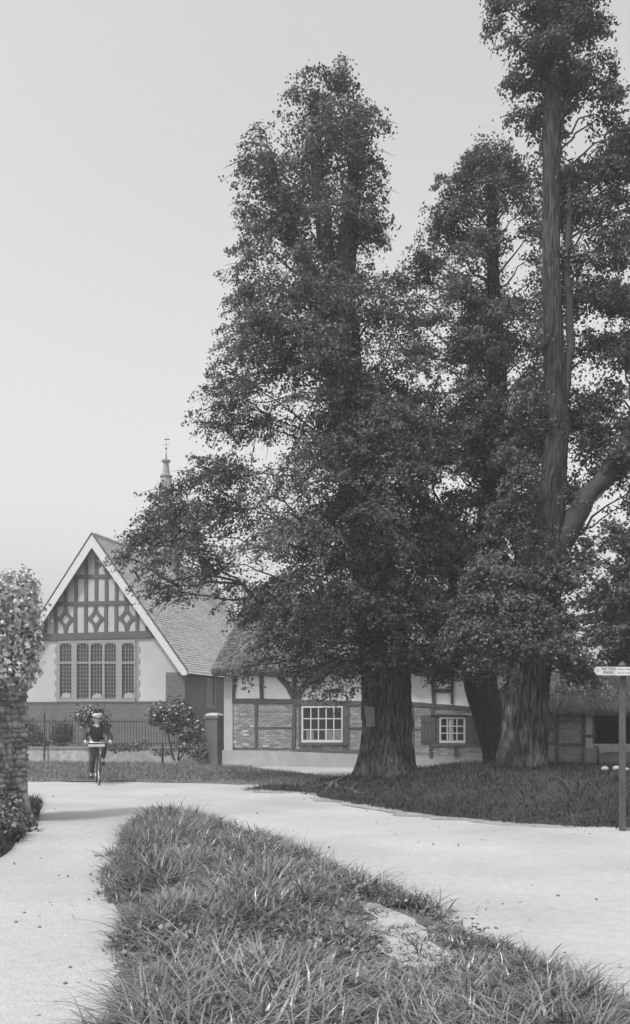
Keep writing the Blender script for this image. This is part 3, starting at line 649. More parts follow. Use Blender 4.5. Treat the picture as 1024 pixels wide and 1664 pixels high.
for t in (.10, .125):
    MB().tube([kp.pt(s, zEv+(zRd-zEv)*t+.05, dEv-(dEv+dRd)*t) for s in np.linspace(sE0+.1, sE0+6, 16)], [.016]*16, 5).build('thatch_rod', M['ligger'], ct)

# ------------------------------------------------------------------ the thatched outbuilding on the right
hp = Plane(((880-CX)/F*27.6, 27.6), 6); sh = thing('outbuilding', 'low thatched outbuilding with brick panels and dark open bay behind the tall elm', 'outbuilding', hp.o)
hS = hp.unp(953, 1200)[0]
MB().prism(hp, [(-1.2, -.1), (hS, -.1), (hS, 2.1), (-1.2, 2.1)], -.25, 0).build('wall', M['mortar'], sh)
def HT(x0, y0, x1, y1, d=.05): return MB().prism(hp, hp.rect(x0, y0, x1, y1), .003, d).build('timber', M['timber'], sh)
HT(902, 1150, 908.5, 1242, .056); HT(945.5, 1150, 950.5, 1242, .056); HT(886, 1184, 902, 1187.5); HT(886, 1205, 902, 1210); HT(908.5, 1208, 945.5, 1213); HT(909, 1170.5, 930, 1174); HT(880, 1239, 952, 1244, .06); HT(948.5, 1193.5, 968, 1198, .07)
def skiph(s, z):
    y = HY-F*(z-H)/hp.pt(s, z).y; x = CX+F*hp.pt(s, z).x/hp.pt(s, z).y
    return x < 880 or x > 949 or y < 1160 or y > 1240
brickset(hp, -.3, hS, .05, 2.0, sh, skiph, 200)
MB().prism(hp, hp.rect(952, 1150, 963, 1226), .003, .03).build('plaster_panel', M['plaster'], sh)
MB().prism(hp, hp.rect(963, 1150, 967, 1240), -.10, .05).build('timber', M['timber'], sh)
s_r = hp.unp(1100, 1200)[0]
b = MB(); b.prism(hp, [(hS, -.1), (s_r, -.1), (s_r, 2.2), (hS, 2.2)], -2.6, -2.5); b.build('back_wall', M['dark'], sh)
b = MB(); b.box(hp.pt(s_r+.05, 1.05, -1.25), .2, 2.6, 2.2, hp.u, hp.n); b.build('end_wall', M['timber'], sh)
hsl, hzE = hp.unp(868, 1158, .4); hzE = H+(HY-1152)/F*27.2
zrh = hp.unp(930, 1085, -1.6)[1]
thatch(hp, -1.4, s_r+.3, hzE, .4, 1.6, zrh, sh, .20, 9000, RNG)
# low rounded wall in front of the open bay, an old post, whitewashed stones
lw = MB(); pth = [(968, 1212), (985, 1211), (1010, 1211), (1060, 1213), (1110, 1215)]
lpl = Plane(unp(966, HY, 26.2)[:2], 2); lw = MB()
pts = lpl.poly([(966, 1214), (972, 1211), (1110, 1211)]); e = lpl.unp(1110, 1250)[0]
lw.prism(lpl, pts+[(e, -.1), (pts[0][0], -.1)], -.35, 0)
wl = thing('low_wall', 'low rendered wall with pale rounded coping before the dark open bay', 'wall', lpl.pt(0, 0, 0))
lw.build('wall', M['wallcore'], wl)
MB().prism(lpl, lpl.poly([(965, 1213), (972, 1209.5), (1110, 1209), (1110, 1221), (990, 1222), (966, 1225)]), -.36, .04).build('coping', M['stone'], wl)
for (x, yt, yb, r, Zp, nm, lab, mt) in ((959, 1216, 1252, 8.2, 24.6, 'gate_post', 'short square grey post beside the round topped dark post', 'post'), (968.5, 1211, 1252, 5.5, 24.9, 'gate_post', 'dark round topped post at the end of the low wall', 'darkpost')):
    p = unp(x, HY, Zp); zt = H+(HY-yt)/F*Zp; rr_ = r/F*Zp
    m = MB()
    if mt == 'post': m.box((p.x, p.y, (zt-.2)/2), 2*rr_, 2*rr_, zt+.2); m.lathe((p.x, p.y, zt), [(rr_*1.0, 0), (rr_*.7, .03), (.01, .05)], 8)
    else: m.lathe((p.x, p.y, 0), [(rr_, -.2), (rr_*1.03, zt*.5), (rr_, zt-.09), (rr_*.8, zt-.03), (rr_*.3, zt)], 10)
    o = m.build(nm, M[mt], smooth=(mt != 'post')); tag(o, lab, 'post')
def rock(m, c, r, rng, sq=.8, n=9):
    prof = [(.35, -.85), (.85, -.4), (1, .1), (.75, .6), (.3, .92)]; vs = []; c = Vector(c)
    for a, z in prof:
        for k in range(n): t = 2*math.pi*k/n; q = a*random.uniform(.88, 1.1); vs.append(c+Vector((r*q*math.cos(t), r*q*math.sin(t), r*sq*z)))
    fs = [(i*n+k, i*n+(k+1) % n, (i+1)*n+(k+1) % n, (i+1)*n+k) for i in range(4) for k in range(n)]+[tuple(range(n))[::-1], tuple(4*n+k for k in range(n))]
    m.add(vs, fs); return m
for x, y, r, lab in ((983.5, 1252, 6.4, 'whitewashed round stone nearest the dark post'), (1002, 1251, 6.0, 'whitewashed round stone between the other stone and the signpost'), (1019, 1253, 4.5, 'smaller whitewashed stone seen just past the signpost')):
    Zp = 17.0; p = unp(x, y-2, Zp); o = rock(MB(), p, r/F*Zp*1.05, RNG).build('white_stone', M['wstone'], smooth=True); tag(o, lab, 'stone', 'white stones along the mound')
# fallen grey branch stubs on the mound by the tall elm
for (pts, r, lab) in (([(905, 1262), (918, 1271), (930, 1281)], 3.2, 'weathered grey branch lying on the mound slope right of the tall elm'), ([(872, 1296), (895, 1291), (915, 1293)], 2.6, 'low curved dead branch lying on the mound below the tall elm')):
    P = []
    for x, y in pts:
        q = unp(x, y, 17.4)
        for Zt in np.arange(13.5, 22, .05):
            w = unp(x, y, Zt)
            if w.z <= float(moundH(np.array([w.x]), np.array([w.y]))[0])+.02: q = w; break
        P.append(q+Vector((0, 0, -.012)))
    b = MB(); b.tube(P, [r/F*P[0].y, r/F*P[0].y*1.1, r/F*P[0].y*.6], 7)
    if r < 3: b.tube([P[1], P[1]+Vector((.12, .03, .02)), P[1]+Vector((.2, .05, .03))], [.025, .02, .008], 5)
    tag(b.build('dead_branch', M['log'], smooth=True), lab, 'branch')

# ------------------------------------------------------------------ trees
def tree(name, label, Z, trunk, stems, env, nl, nleaf, mleaf, seed, gz=0.0, depth=.85, fork=(), lsize=(.05, .092), bare=(), bark='bark', flare=1.0, explicit=True, extra=(), epi=.10, zspread=0.0, ridge=.12, group=None):
    rng = np.random.default_rng(seed); rnd = random.Random(seed)
    pxm = Z/F; base = unp(trunk[0][0], HY, Z); base.z = gz
    tr = thing(name, label, 'tree', base, group)
    zz = lambda y: H+(HY-y)*pxm; xx = lambda x: (x-CX)*pxm
    # trunk with buttressed foot and furrowed bark
    ty = [t[1] for t in trunk]; tX = [t[0] for t in trunk]; tR = [t[2] for t in trunk]
    rings = 230; n = 128; V = np.zeros((rings, n, 3)); th_ = np.linspace(0, 2*math.pi, n, endpoint=False)
    ph = rng.uniform(0, 6.28, 8)
    ys = np.linspace(ty[0]+16, ty[-1], rings); order = np.argsort(ty)
    for i, y in enumerate(ys):
        x = np.interp(y, np.array(ty)[order], np.array(tX)[order]); r = np.interp(y, np.array(ty)[order], np.array(tR)[order])*pxm; z = zz(y); hgt = max(0, z-gz)
        butt = flare*np.exp(-hgt/.45)*(.10*np.cos(5*th_+ph[0])+.08*np.cos(3*th_+ph[1]))
        bulge = .05*np.cos(2*th_+ph[2]+z*.8)+.04*np.cos(3*th_+ph[3]-z*.6)
        fur = ridge*(np.abs(np.sin(th_*12+ph[4]+4.0*vnoise(th_*2, np.full(n, z*.8), 1.2, seed+3)+2.2*vnoise(th_*4, np.full(n, z*2.2), 1.1, seed+4)))-.5)*(.5+vnoise(th_*5, np.full(n, z*1.1), 1.3, seed+1))+ridge*.9*(vnoise(th_*6+7, np.full(n, z*2.6), 1.6, seed)-.5)
        rad = r*(1+butt+bulge+fur)
        V[i, :, 0] = xx(x)+rad*np.cos(th_); V[i, :, 1] = Z+rad*np.sin(th_); V[i, :, 2] = z
    I = np.arange(rings*n).reshape(rings, n); q = np.stack([I[:-1], np.roll(I, -1, 1)[:-1], np.roll(I, -1, 1)[1:], I[1:]], -1).reshape(-1, 4)
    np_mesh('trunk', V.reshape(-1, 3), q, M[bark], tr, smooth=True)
    axes = [trunk]+list(stems)
    for st in stems:
        P = [Vector((xx(s[0]), Z+(s[3] if len(s) > 3 else 0), zz(s[1]))) for s in st]
        # resample for a less straight stem
        Q, R = [], []
        for i in range(len(P)-1):
            for k in range(5):
                t = k/5; w = Vector((rnd.uniform(-1, 1), rnd.uniform(-1, 1), 0))*.03; Q.append(P[i].lerp(P[i+1], t)+w); R.append((st[i][2]*(1-t)+st[i+1][2]*t)*pxm*rnd.uniform(.94, 1.06))
        Q.append(P[-1]); R.append(st[-1][2]*pxm)
        MB().tube(Q, R, 14).build('stem', M['limb'], tr, smooth=True)
    def axis_at(y):
        best = None
        c = []
        for a in axes:
            yy = [t[1] for t in a]
            if min(yy) <= y <= max(yy):
                o = np.argsort(yy); c.append((float(np.interp(y, np.array(yy)[o], np.array([t[0] for t in a])[o])), float(np.interp(y, np.array(yy)[o], np.array([t[2] for t in a])[o]))))
        return c or [(trunk[-1][0], 4)]
    ey = np.array([e[0] for e in env], float); el = np.array([e[1] for e in env], float); er = np.array([e[2] for e in env], float)
    lobes = []
    wts = np.interp(np.linspace(ey[0], ey[-1], 200), ey, er-el); wts = np.maximum(wts, 20); cum = np.cumsum(wts)/wts.sum()
    def lobe(y, a, f, rscale=1.0):
        xl, xr = np.interp(y, ey, el), np.interp(y, ey, er); cxm = (xl+xr)/2; hw = (xr-xl)/2*pxm
        ax = min(axis_at(y), key=lambda q: abs(q[0]-cxm))[0]; ax = .5*ax+.5*cxm if xl < ax < xr else cxm
        L, R = (ax-xl)*pxm, (xr-ax)*pxm; c, s = math.cos(a), math.sin(a); D = max(.7, depth*min(hw, 4.2)*(.7 if s > 0 else 1))
        Rx = R if c > 0 else L; reach = 1/math.sqrt((c/max(Rx, .2))**2+(s/D)**2)
        rl = float(np.clip(.32*hw, .42, .95))*rscale*rng.uniform(.8, 1.15)
        rad = max(.1, (reach-rl*.8)*f)
        ctr = Vector((xx(ax)+rad*c, Z+rad*s, zz(y)-.05*rad))
        if any(b0 < y < b1 for b0, b1 in bare) and s < .25 and abs(rad*c) < rl*1.3+.35: return
        lobes.append((ctr, rl, rad, c, s, xx(ax)))
    for k in range(nl):
        y = float(np.interp(rng.uniform(), cum, np.linspace(ey[0], ey[-1], 200))); lobe(y, rng.uniform(0, 2*math.pi), float(np.sqrt(rng.uniform(.12, 1))))
    if explicit:
        y = ey[0]+6
        while y < ey[-1]:
            hw = (np.interp(y, ey, er)-np.interp(y, ey, el))/2
            for a in (0, math.pi): lobe(y+rng.uniform(-8, 8), a+rng.normal(0, .25), rng.uniform(.88, 1.06), .72)
            y += float(np.clip(.30*hw, 14, 44))
    for (x, y, dz, r) in extra: lobes.append((Vector((xx(x), Z+dz, zz(y))), r, abs(xx(x)-xx(axis_at(y)[0][0])), math.copysign(1, x-axis_at(y)[0][0]), 0, xx(axis_at(y)[0][0])))
    plumes = []
    for (c, rl, rad, cs, sn, ax) in lobes:
        q = []
        for k in range(7):
            d = Vector((cs*.9+rng.normal(0, .75), sn*.9+rng.normal(0, .75), rng.normal(.05, .38))).normalized(); q.append((d, rl*rng.uniform(1.0, 1.75)))
        plumes.append(q)
    pcurve = lambda c, d, l, t: c+d*(l*t)+Vector((0, 0, -.34*l*t*t))
    # limbs
    limbs = 0
    for li, (c, rl, rad, cs, sn, ax) in enumerate(lobes):
        if rad < .8: continue
        par_ = None
        if rad > 1.9:                                         # outer boughs fork off an inner one
            cand = [(2.0*max(0, q[0].z-c.z+.1)+(q[0]-c).length, q) for q in lobes if .5 < q[2] < rad-.8 and q[0].z < c.z+.5]
            if cand:
                best = min(cand, key=lambda t: t[0])
                if (best[1][0]-c).length < 2.6: par_ = best[1]
        if par_: p0 = par_[0].copy(); rr0 = .012+.006*rad
        else:
            z0 = max(c.z-.75*rad-.2, gz+3.0); y0 = HY-(z0-H)/pxm; aa = min(axis_at(y0), key=lambda q: abs(xx(q[0])-c.x)); p0 = Vector((xx(aa[0]), Z, z0)); rr0 = min(.018+.013*rad, aa[1]*pxm*.6)
        dd_ = (c-p0).length
        pm = p0.lerp(c, .45)+Vector((rnd.uniform(-.25, .25), rnd.uniform(-.25, .25), rnd.uniform(.05, .4)))*.45*dd_; P = []
        for k in range(7): t = k/6; P.append((p0*(1-t)**2+pm*(2*t*(1-t))+c*(t*t))+Vector((rnd.uniform(-1, 1), rnd.uniform(-1, 1), rnd.uniform(-1, 1)))*.05*dd_*math.sin(math.pi*t))
        b = MB(); b.tube(P, [rr0*(1-.75*k/6) for k in range(7)], 6)
        for d, l in plumes[li]:                               # twigs carrying the outer sprays
            b.tube([pcurve(c, d, l, t) for t in (0, .33, .66, .95)], [max(.005, rr0*.25), .009, .006, .003], 4)
        b.build('limb', M['limb'], tr, smooth=True); limbs += 1
    # leaves: flat drooping sprays filling each lobe
    wl_ = np.array([l[1]**2 for l in lobes]); wl_ = wl_/wl_.sum(); C, Nn = [], []
    per = 11
    for (c, rl, rad, cs, sn, ax), w, pq in zip(lobes, wl_, plumes):
        ns = max(3, int(nleaf*(1-epi)*w/per)); u = nrm(rng.normal(size=(ns, 3)))*(rng.uniform(0, 1, (ns, 1))**.55)*rl; al = rng.uniform(-.5, 1.0, (ns, 1))*rl*.55*min(1, rad/1.5); u = u+np.array([[cs, sn, -.25]])*al
        u[:, 2] *= .52; u[:, 2] -= .22*np.hypot(u[:, 0], u[:, 1]); sc = np.array(c)[None]+u
        npl_ = int(ns*.42); tt = rng.uniform(.25, 1, npl_); kk2 = rng.integers(0, len(pq), npl_)
        for i in range(npl_): sc[i] = np.array(pcurve(c, pq[kk2[i]][0], pq[kk2[i]][1], tt[i]))
        sn_ = nrm(np.stack([.35*cs+rng.normal(0, .3, ns), .35*sn+rng.normal(0, .3, ns), np.full(ns, .9)], 1)+u/rl*.5)
        t1 = nrm(np.cross(sn_, rng.normal(size=(ns, 3)))); t2 = np.cross(sn_, t1)
        rad_ = rng.uniform(0, 1, (ns, per, 1))**.6*rng.uniform(.14, .34, (ns, 1, 1)); rad_[:npl_] *= (.85-.5*tt)[:, None, None]; an = rng.uniform(0, 6.28, (ns, per, 1))
        P = sc[:, None]+(t1[:, None]*np.cos(an)+t2[:, None]*np.sin(an))*rad_+rng.normal(0, .035, (ns, per, 3)); P[..., 2] -= (rad_[..., 0]**2)*.9
        C.append(P.reshape(-1, 3)); Nn.append(nrm((sn_[:, None]+rng.normal(0, .55, (ns, per, 3))).reshape(-1, 3)))
    ne = int(nleaf*epi)
    if ne:                                                    # leafy shoots straight off the trunk and stems
        y = rng.uniform(ey[0], min(ey[-1], trunk[0][1]-190), ne); y = y+rng.normal(0, 12, ne)
        P = np.zeros((ne, 3)); clump = vnoise(y, np.zeros(ne), .05, seed)
        for i in range(ne):
            a = axis_at(y[i]); q_ = a[int(rng.integers(len(a)))]; ang = rng.uniform(0, 6.28); rr_ = q_[1]*pxm+abs(rng.normal(0, .34))*clump[i]; ang = rng.uniform(.3, 2.84) if any(b0 < y[i] < b1 for b0, b1 in bare) else ang; P[i] = (xx(q_[0])+rr_*math.cos(ang), Z+rr_*math.sin(ang), zz(y[i]))
        C.append(P); Nn.append(nrm(rng.normal(0, .6, (ne, 3))+[0, -.3, .6]))
    C = np.concatenate(C); Nn = np.concatenate(Nn); V, Fc = leaves_mesh(C, Nn, rng.uniform(lsize[0], lsize[1], len(C)), rng)
    np_mesh('crown', V, Fc, M[mleaf], tr)
    return tr

envA = [(112, 495, 522), (150, 462, 578), (185, 452, 618), (203, 400, 630), (250, 388, 640), (330, 383, 636), (390, 382, 620), (440, 378, 640), (500, 342, 680), (560, 322, 700), (640, 330, 720), (700, 306, 740), (760, 315, 760), (810, 240, 760), (860, 215, 750), (905, 198, 740), (945, 240, 730), (990, 385, 725), (1050, 410, 715), (1085, 480, 710)]
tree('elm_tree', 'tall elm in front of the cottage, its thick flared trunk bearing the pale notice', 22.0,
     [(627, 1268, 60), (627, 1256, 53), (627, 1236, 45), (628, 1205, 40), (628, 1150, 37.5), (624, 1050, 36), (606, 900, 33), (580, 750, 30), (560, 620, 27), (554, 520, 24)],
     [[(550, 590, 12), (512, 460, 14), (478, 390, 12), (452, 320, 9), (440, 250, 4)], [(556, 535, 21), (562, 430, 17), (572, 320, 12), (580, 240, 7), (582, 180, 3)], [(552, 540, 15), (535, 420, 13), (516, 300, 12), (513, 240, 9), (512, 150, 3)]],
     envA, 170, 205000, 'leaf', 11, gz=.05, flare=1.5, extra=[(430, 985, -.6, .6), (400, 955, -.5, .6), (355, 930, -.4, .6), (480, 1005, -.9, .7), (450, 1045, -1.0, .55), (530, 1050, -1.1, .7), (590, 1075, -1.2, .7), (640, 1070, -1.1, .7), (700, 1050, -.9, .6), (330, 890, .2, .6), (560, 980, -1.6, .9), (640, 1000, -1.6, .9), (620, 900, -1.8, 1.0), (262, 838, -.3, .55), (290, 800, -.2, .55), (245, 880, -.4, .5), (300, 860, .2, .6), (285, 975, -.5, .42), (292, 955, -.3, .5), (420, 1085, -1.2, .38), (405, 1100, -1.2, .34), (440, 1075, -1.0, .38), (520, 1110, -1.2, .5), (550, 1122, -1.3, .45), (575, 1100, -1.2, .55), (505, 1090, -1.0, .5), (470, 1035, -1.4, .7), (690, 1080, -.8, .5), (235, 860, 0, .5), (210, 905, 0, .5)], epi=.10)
envB = [(232, 785, 818), (270, 742, 850), (330, 706, 868), (400, 690, 885), (460, 670, 890), (540, 655, 895), (640, 655, 900), (740, 655, 900), (850, 665, 890), (950, 690, 880), (1040, 690, 870), (1085, 705, 840)]
tree('elm_tree', 'dark leaning elm standing just left of the tallest trunk', 23.4,
     [(815, 1252, 24), (808, 1225, 21), (795, 1170, 24), (780, 1110, 26), (783, 1000, 26), (800, 850, 22), (812, 700, 17), (806, 550, 13), (800, 400, 8), (800, 270, 4)], [[(782, 1080, 17), (745, 960, 14), (725, 850, 9)]],
     envB, 110, 125000, 'leaf', 23, gz=.35, bark='limb', epi=.05, extra=[(720, 1095, -1, .5), (770, 1085, -1.2, .55), (740, 1060, -1.2, .6), (660, 460, -.4, .5), (690, 430, -.4, .5), (750, 295, 0, .5), (832, 295, 0, .5), (790, 262, 0, .5), (770, 330, 0, .6), (720, 360, 0, .5)])
envC = [(-220, 820, 960), (-120, 800, 985), (0, 795, 990), (60, 795, 985), (110, 818, 995), (190, 832, 1010), (230, 855, 1040), (310, 905, 1050), (400, 925, 1020), (500, 880, 1020), (600, 850, 1040), (700, 820, 1060), (780, 800, 1070), (840, 790, 1060), (880, 780, 960), (960, 745, 950), (1040, 720, 935), (1095, 760, 925)]
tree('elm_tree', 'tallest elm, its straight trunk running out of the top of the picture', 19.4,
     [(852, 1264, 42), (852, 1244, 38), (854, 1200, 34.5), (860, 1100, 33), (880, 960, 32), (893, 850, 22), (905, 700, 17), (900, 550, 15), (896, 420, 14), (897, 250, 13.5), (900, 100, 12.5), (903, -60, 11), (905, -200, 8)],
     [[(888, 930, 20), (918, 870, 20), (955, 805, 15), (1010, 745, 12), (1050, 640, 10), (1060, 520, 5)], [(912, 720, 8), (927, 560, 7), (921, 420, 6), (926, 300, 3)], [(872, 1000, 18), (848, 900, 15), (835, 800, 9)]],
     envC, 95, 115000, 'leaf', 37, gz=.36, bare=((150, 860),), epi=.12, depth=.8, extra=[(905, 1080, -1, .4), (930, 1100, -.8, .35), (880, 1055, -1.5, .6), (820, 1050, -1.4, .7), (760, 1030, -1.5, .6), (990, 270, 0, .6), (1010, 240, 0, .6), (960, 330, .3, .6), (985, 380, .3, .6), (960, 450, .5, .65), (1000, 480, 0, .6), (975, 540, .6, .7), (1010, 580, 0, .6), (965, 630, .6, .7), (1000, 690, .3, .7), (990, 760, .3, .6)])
envD = [(860, 960, 1110), (900, 945, 1110), (970, 910, 1120), (1020, 900, 1130), (1080, 900, 1130), (1140, 930, 1130)]
tree('dark_tree', 'dark bushy tree behind the outbuilding and the signpost', 33.0,
     [(1045, 1230, 14), (1042, 1100, 12), (1035, 980, 9), (1030, 880, 4)], [], envD, 75, 42000, 'dleaf', 41, gz=0, bark='limb', lsize=(.09, .16), epi=.03, depth=.6)
# bushy creeper on the outbuilding's thatch
def bush(name, label, cat, lobes, nleaf, mt, lsize, seed, base, stems=(), up=.4):
    rng = np.random.default_rng(seed); tr = thing(name, label, cat, base); C, Nn = [], []; w = np.array([l[1]*l[2] for l in lobes]); w = w/w.sum()
    for (c, rx, rz, ry), q in zip(lobes, w):
        n = int(nleaf*q); u = nrm(rng.normal(size=(n, 3))); k = rng.uniform(0, 1, (n, 1))**.25; P = np.array(c)+u*k*np.array([rx, ry, rz])*(1+.16*rng.normal(size=(n, 1))); C.append(P); Nn.append(nrm(u+rng.normal(0, .5, (n, 3))+[0, 0, up]))
    V, Fc = leaves_mesh(np.concatenate(C), np.concatenate(Nn), rng.uniform(*lsize, sum(len(c) for c in C)), rng, .85)
    np_mesh('foliage', V, Fc, M[mt], tr)
    for P, r in stems: MB().tube(P, [r*(1-.5*i/(len(P)-1)) for i in range(len(P))], 6).build('stem', M['limb'], tr, smooth=True)
    return tr
ZB = 26.9
bush('creeper', 'pale leafed creeper trailing over the thatch of the outbuilding', 'creeper', [(unp(x, y, ZB-.2), r, r*.7, r*.6) for x, y, r in ((905, 1118, .3), (925, 1112, .38), (950, 1115, .35), (970, 1105, .35), (945, 1092, .35), (925, 1085, .3), (985, 1125, .3), (908, 1130, .22))], 2600, 'ivy', (.05, .10), 5, unp(925, 1165, ZB+.3), [([unp(880, 1240, ZB), unp(895, 1180, ZB+.05), unp(925, 1112, ZB-.1)], .03)])
# exposed roots at the first elm's foot
rt = thing('bare_root', 'pale exposed root snaking from the foot of the notice bearing elm', 'root', gnd(545, 1275))
def onmound(x, y): 
    for Zt in np.arange(15, 24, .04):
        w = unp(x, y, Zt)
        if w.z <= max(0, float(moundH(np.array([w.x]), np.array([w.y]))[0])): return w
    return gnd(x, y)
for pts, r in (([(575, 1262), (555, 1268), (542, 1273), (535, 1281), (530, 1284)], .07), ([(552, 1270), (530, 1276), (505, 1281), (492, 1284)], .045), ([(580, 1275), (570, 1284), (582, 1290), (600, 1292)], .04), ([(545, 1272), (548, 1280), (566, 1284)], .05)):
    P = [onmound(*p)+Vector((0, 0, .018)) for p in pts]; MB().tube(P, [r*(1-.6*i/(len(P)-1)) for i in range(len(P))], 7).build('root', M['root'], rt, smooth=True)
# notice on the trunk
Zt = 22.0-1.02*.62*22/22; zt_ = lambda y: H+(HY-y)/F*21.4
npl = Plane(unp(602, HY, 21.36)[:2], -28)
m = MB(); m.prism(npl, [npl.unp(592, 1146), npl.unp(608, 1150), npl.unp(609, 1181), npl.unp(595.5, 1181.5)], 0, .02); o = m.build('notice', M['paper']); tag(o, 'weathered pale notice fixed to the flared elm trunk', 'notice')

# ------------------------------------------------------------------ railings, pier, shrubs in front of the school
fp = Plane(((45-CX)/F*32.6, 32.6), 3); fa = thing('railing_fence', 'iron railings on a low stone wall in front of the school', 'fence', fp.o)
fs0 = fp.unp(-60, 1200)[0]; fs1 = fp.unp(336, 1200)[0]; zt0 = fp.unp(190, 1214)[1]; zt1 = fp.unp(190, 1168)[1]
MB().prism(fp, [(fs0, -.1), (fs1, -.1), (fs1, zt0-.06), (fs0, zt0-.06)], -.28, 0).build('dwarf_wall', M['rubbles'], fa)
s = fs0
while s < fs1-.05:
    L = min(random.uniform(.7, .95), fs1-s); MB().prism(fp, [(s+.004, zt0-.06), (s+L-.004, zt0-.06), (s+L-.01, zt0), (s+.01, zt0)], -.31, .03+random.uniform(0, .006)).build('coping_stone', M['stone'], fa); s += L
for z in (zt0+.10, zt1-.12): MB().prism(fp, [(fs0, z), (fs1, z), (fs1, z+.035), (fs0, z+.035)], -.15, -.13).build('rail', M['rail'], fa)
bm0 = MB(); bm0.tube([Vector((0, 0, 0)), Vector((0, 0, zt1-zt0-.05)), Vector((0, 0, zt1-zt0+.02))], [.012, .012, .001], 5)
me = bpy.data.meshes.new('bar'); me.from_pydata([tuple(v) for v in bm0.v], [], bm0.f); me.materials.append(M['rail'])
s = fs0+.05
while s < fs1:
    o = bpy.data.objects.new('bar', me); col.objects.link(o); o.parent = fa; o.location = fp.pt(s, zt0-.005, -.14)-root_of(fa); s += .104
for x in (74,):
    a, z = fp.unp(x, 1160); MB().tube([fp.pt(a, 0, .12), fp.pt(a, z, .12), fp.pt(a, z+.1, .12)], [.035, .03, .005], 6).build('standard', M['iron'], fa)
# gate pier
gp = unp(348.5, HY, 31.3); zg = H+(HY-1160)/F*31.3; pr = thing('gate_pier', 'squat brick gate pier with rounded pale cap beside the cottage corner', 'pier', (gp.x, gp.y, 0))
t = math.radians(-22); ax, ay = Vector((math.cos(t), math.sin(t), 0)), Vector((-math.sin(t), math.cos(t), 0))
b = MB(); b.box((gp.x, gp.y, (zg-.14)/2-.05), .44, .44, zg-.14+.1, ax, ay); b.build('shaft', M['pier'], pr)
b = MB(); b.box((gp.x, gp.y, zg-.11), .52, .52, .10, ax, ay); b.build('collar', M['pier'], pr)
b = MB(); p = [Vector((gp.x, gp.y, zg-.06))+ax*i*.25+ay*j*.25 for i, j in ((-1, -1), (1, -1), (1, 1), (-1, 1))]; p2 = [Vector((gp.x, gp.y, zg+.0))+ax*i*.20+ay*j*.20 for i, j in ((-1, -1), (1, -1), (1, 1), (-1, 1))]; p3 = [Vector((gp.x, gp.y, zg+.035))+ax*i*.10+ay*j*.10 for i, j in ((-1, -1), (1, -1), (1, 1), (-1, 1))]
b.hexa(p+p2); b.hexa([q+Vector((0, 0, .0)) for q in p2]+p3); b.build('cap', M['cap'], pr)
b = MB(); b.box((gp.x, gp.y, .12), .50, .50, .36, ax, ay); b.build('foot', M['pier'], pr)
for k, y in enumerate(np.arange(.32, zg-.2, .078)):            # recessed joints between the pier's courses
    b = MB(); b.box((gp.x, gp.y, y), .455, .455, .062, ax, ay); b.build('brick_course', M['pier'], pr)
Zs = 31.2
def L_(x, y, r, rz=None, Z=Zs, dy=0): return (unp(x, y, Z)+Vector((0, dy, 0)), r, rz or r, r)
bush('rose_bush', 'tall arching rose bush with pale blooms beside the gate pier', 'shrub', [L_(258, 1158, .36), L_(270, 1172, .36), L_(285, 1150, .38), L_(305, 1163, .36), L_(315, 1185, .34), L_(300, 1190, .3), L_(282, 1180, .3), L_(318, 1205, .3, .25), L_(300, 1213, .35, .25), L_(250, 1168, .24)], 3800, 'shrub', (.05, .12), 51, gnd(285, 1238),
     [([gnd(280, 1240)+Vector((0, .5, 0)), unp(275, 1200, Zs), unp(262, 1160, Zs)], .03), ([gnd(285, 1240)+Vector((0, .5, 0)), unp(295, 1200, Zs), unp(305, 1160, Zs)], .03), ([gnd(285, 1240)+Vector((0, .5, 0)), unp(305, 1215, Zs), unp(318, 1190, Zs)], .025)])
def blooms(par, pts, r=.05):
    for x, y in pts:
        c = unp(x, y, Zs-.36); rock(MB(), c, r, RNG, .7, 7).build('bloom', M['linen'], par, smooth=True)
rb = bpy.data.objects['rose_bush']; blooms(rb, [(283, 1147), (309, 1151), (262, 1150), (321, 1172), (330, 1186), (297, 1144), (252, 1163), (287, 1160), (306, 1170)])
lb = bush('rose_bush.001', 'rounded rose bush with pale blooms behind the cyclist', 'shrub', [L_(140, 1164, .42), L_(158, 1166, .40), L_(168, 1176, .28), L_(148, 1180, .36)], 1700, 'shrub', (.06, .12), 52, gnd(150, 1240), [([gnd(150, 1242)+Vector((0, .6, 0)), unp(150, 1210, Zs), unp(150, 1170, Zs)], .035)])
blooms(lb, [(140, 1152), (147, 1147), (131, 1166), (138, 1163), (136, 1175), (150, 1158), (163, 1160)], .04)
bush('clipped_bush', 'dark round clipped bush seen through the railings', 'shrub', [L_(101, 1192, .42, .46, 33.4)], 1700, 'dleaf', (.05, .09), 53, gnd(101, 1238))
bush('clipped_bush.001', 'dark loose bush by the wall end beyond the railings', 'shrub', [L_(58, 1200, .36, .4, 33.4), L_(45, 1190, .4, .5, 33.6), L_(70, 1210, .25, .2, 33.4)], 1500, 'dleaf', (.05, .10), 54, gnd(55, 1238))
bush('garden_plants', 'low dark plants between the rose bushes at the railing foot', 'plants', [L_(222, 1212, .5, .18, 31.5), L_(190, 1215, .4, .15, 31.5), L_(265, 1222, .4, .15, 31.0), L_(320, 1222, .35, .3, 31.0)], 1300, 'shrub', (.05, .10), 55, gnd(225, 1238))
for x, yt, yb, lab in ((74, 1196, 1224, 'short dark stake on the grass before the railings near the wall'), (264, 1205, 1238, 'thin dark stake beside the rose bush by the pier')):
    p = gnd(x, yb+8); o = MB().tube([p-Vector((0, 0, .1)), p+Vector((.01, 0, (yb-yt)/F*p.y)), p+Vector((.0, 0, (yb-yt)/F*p.y+.12))], [.04, .035, .02], 6).build('stake', M['darkpost']); tag(o, lab, 'stake')
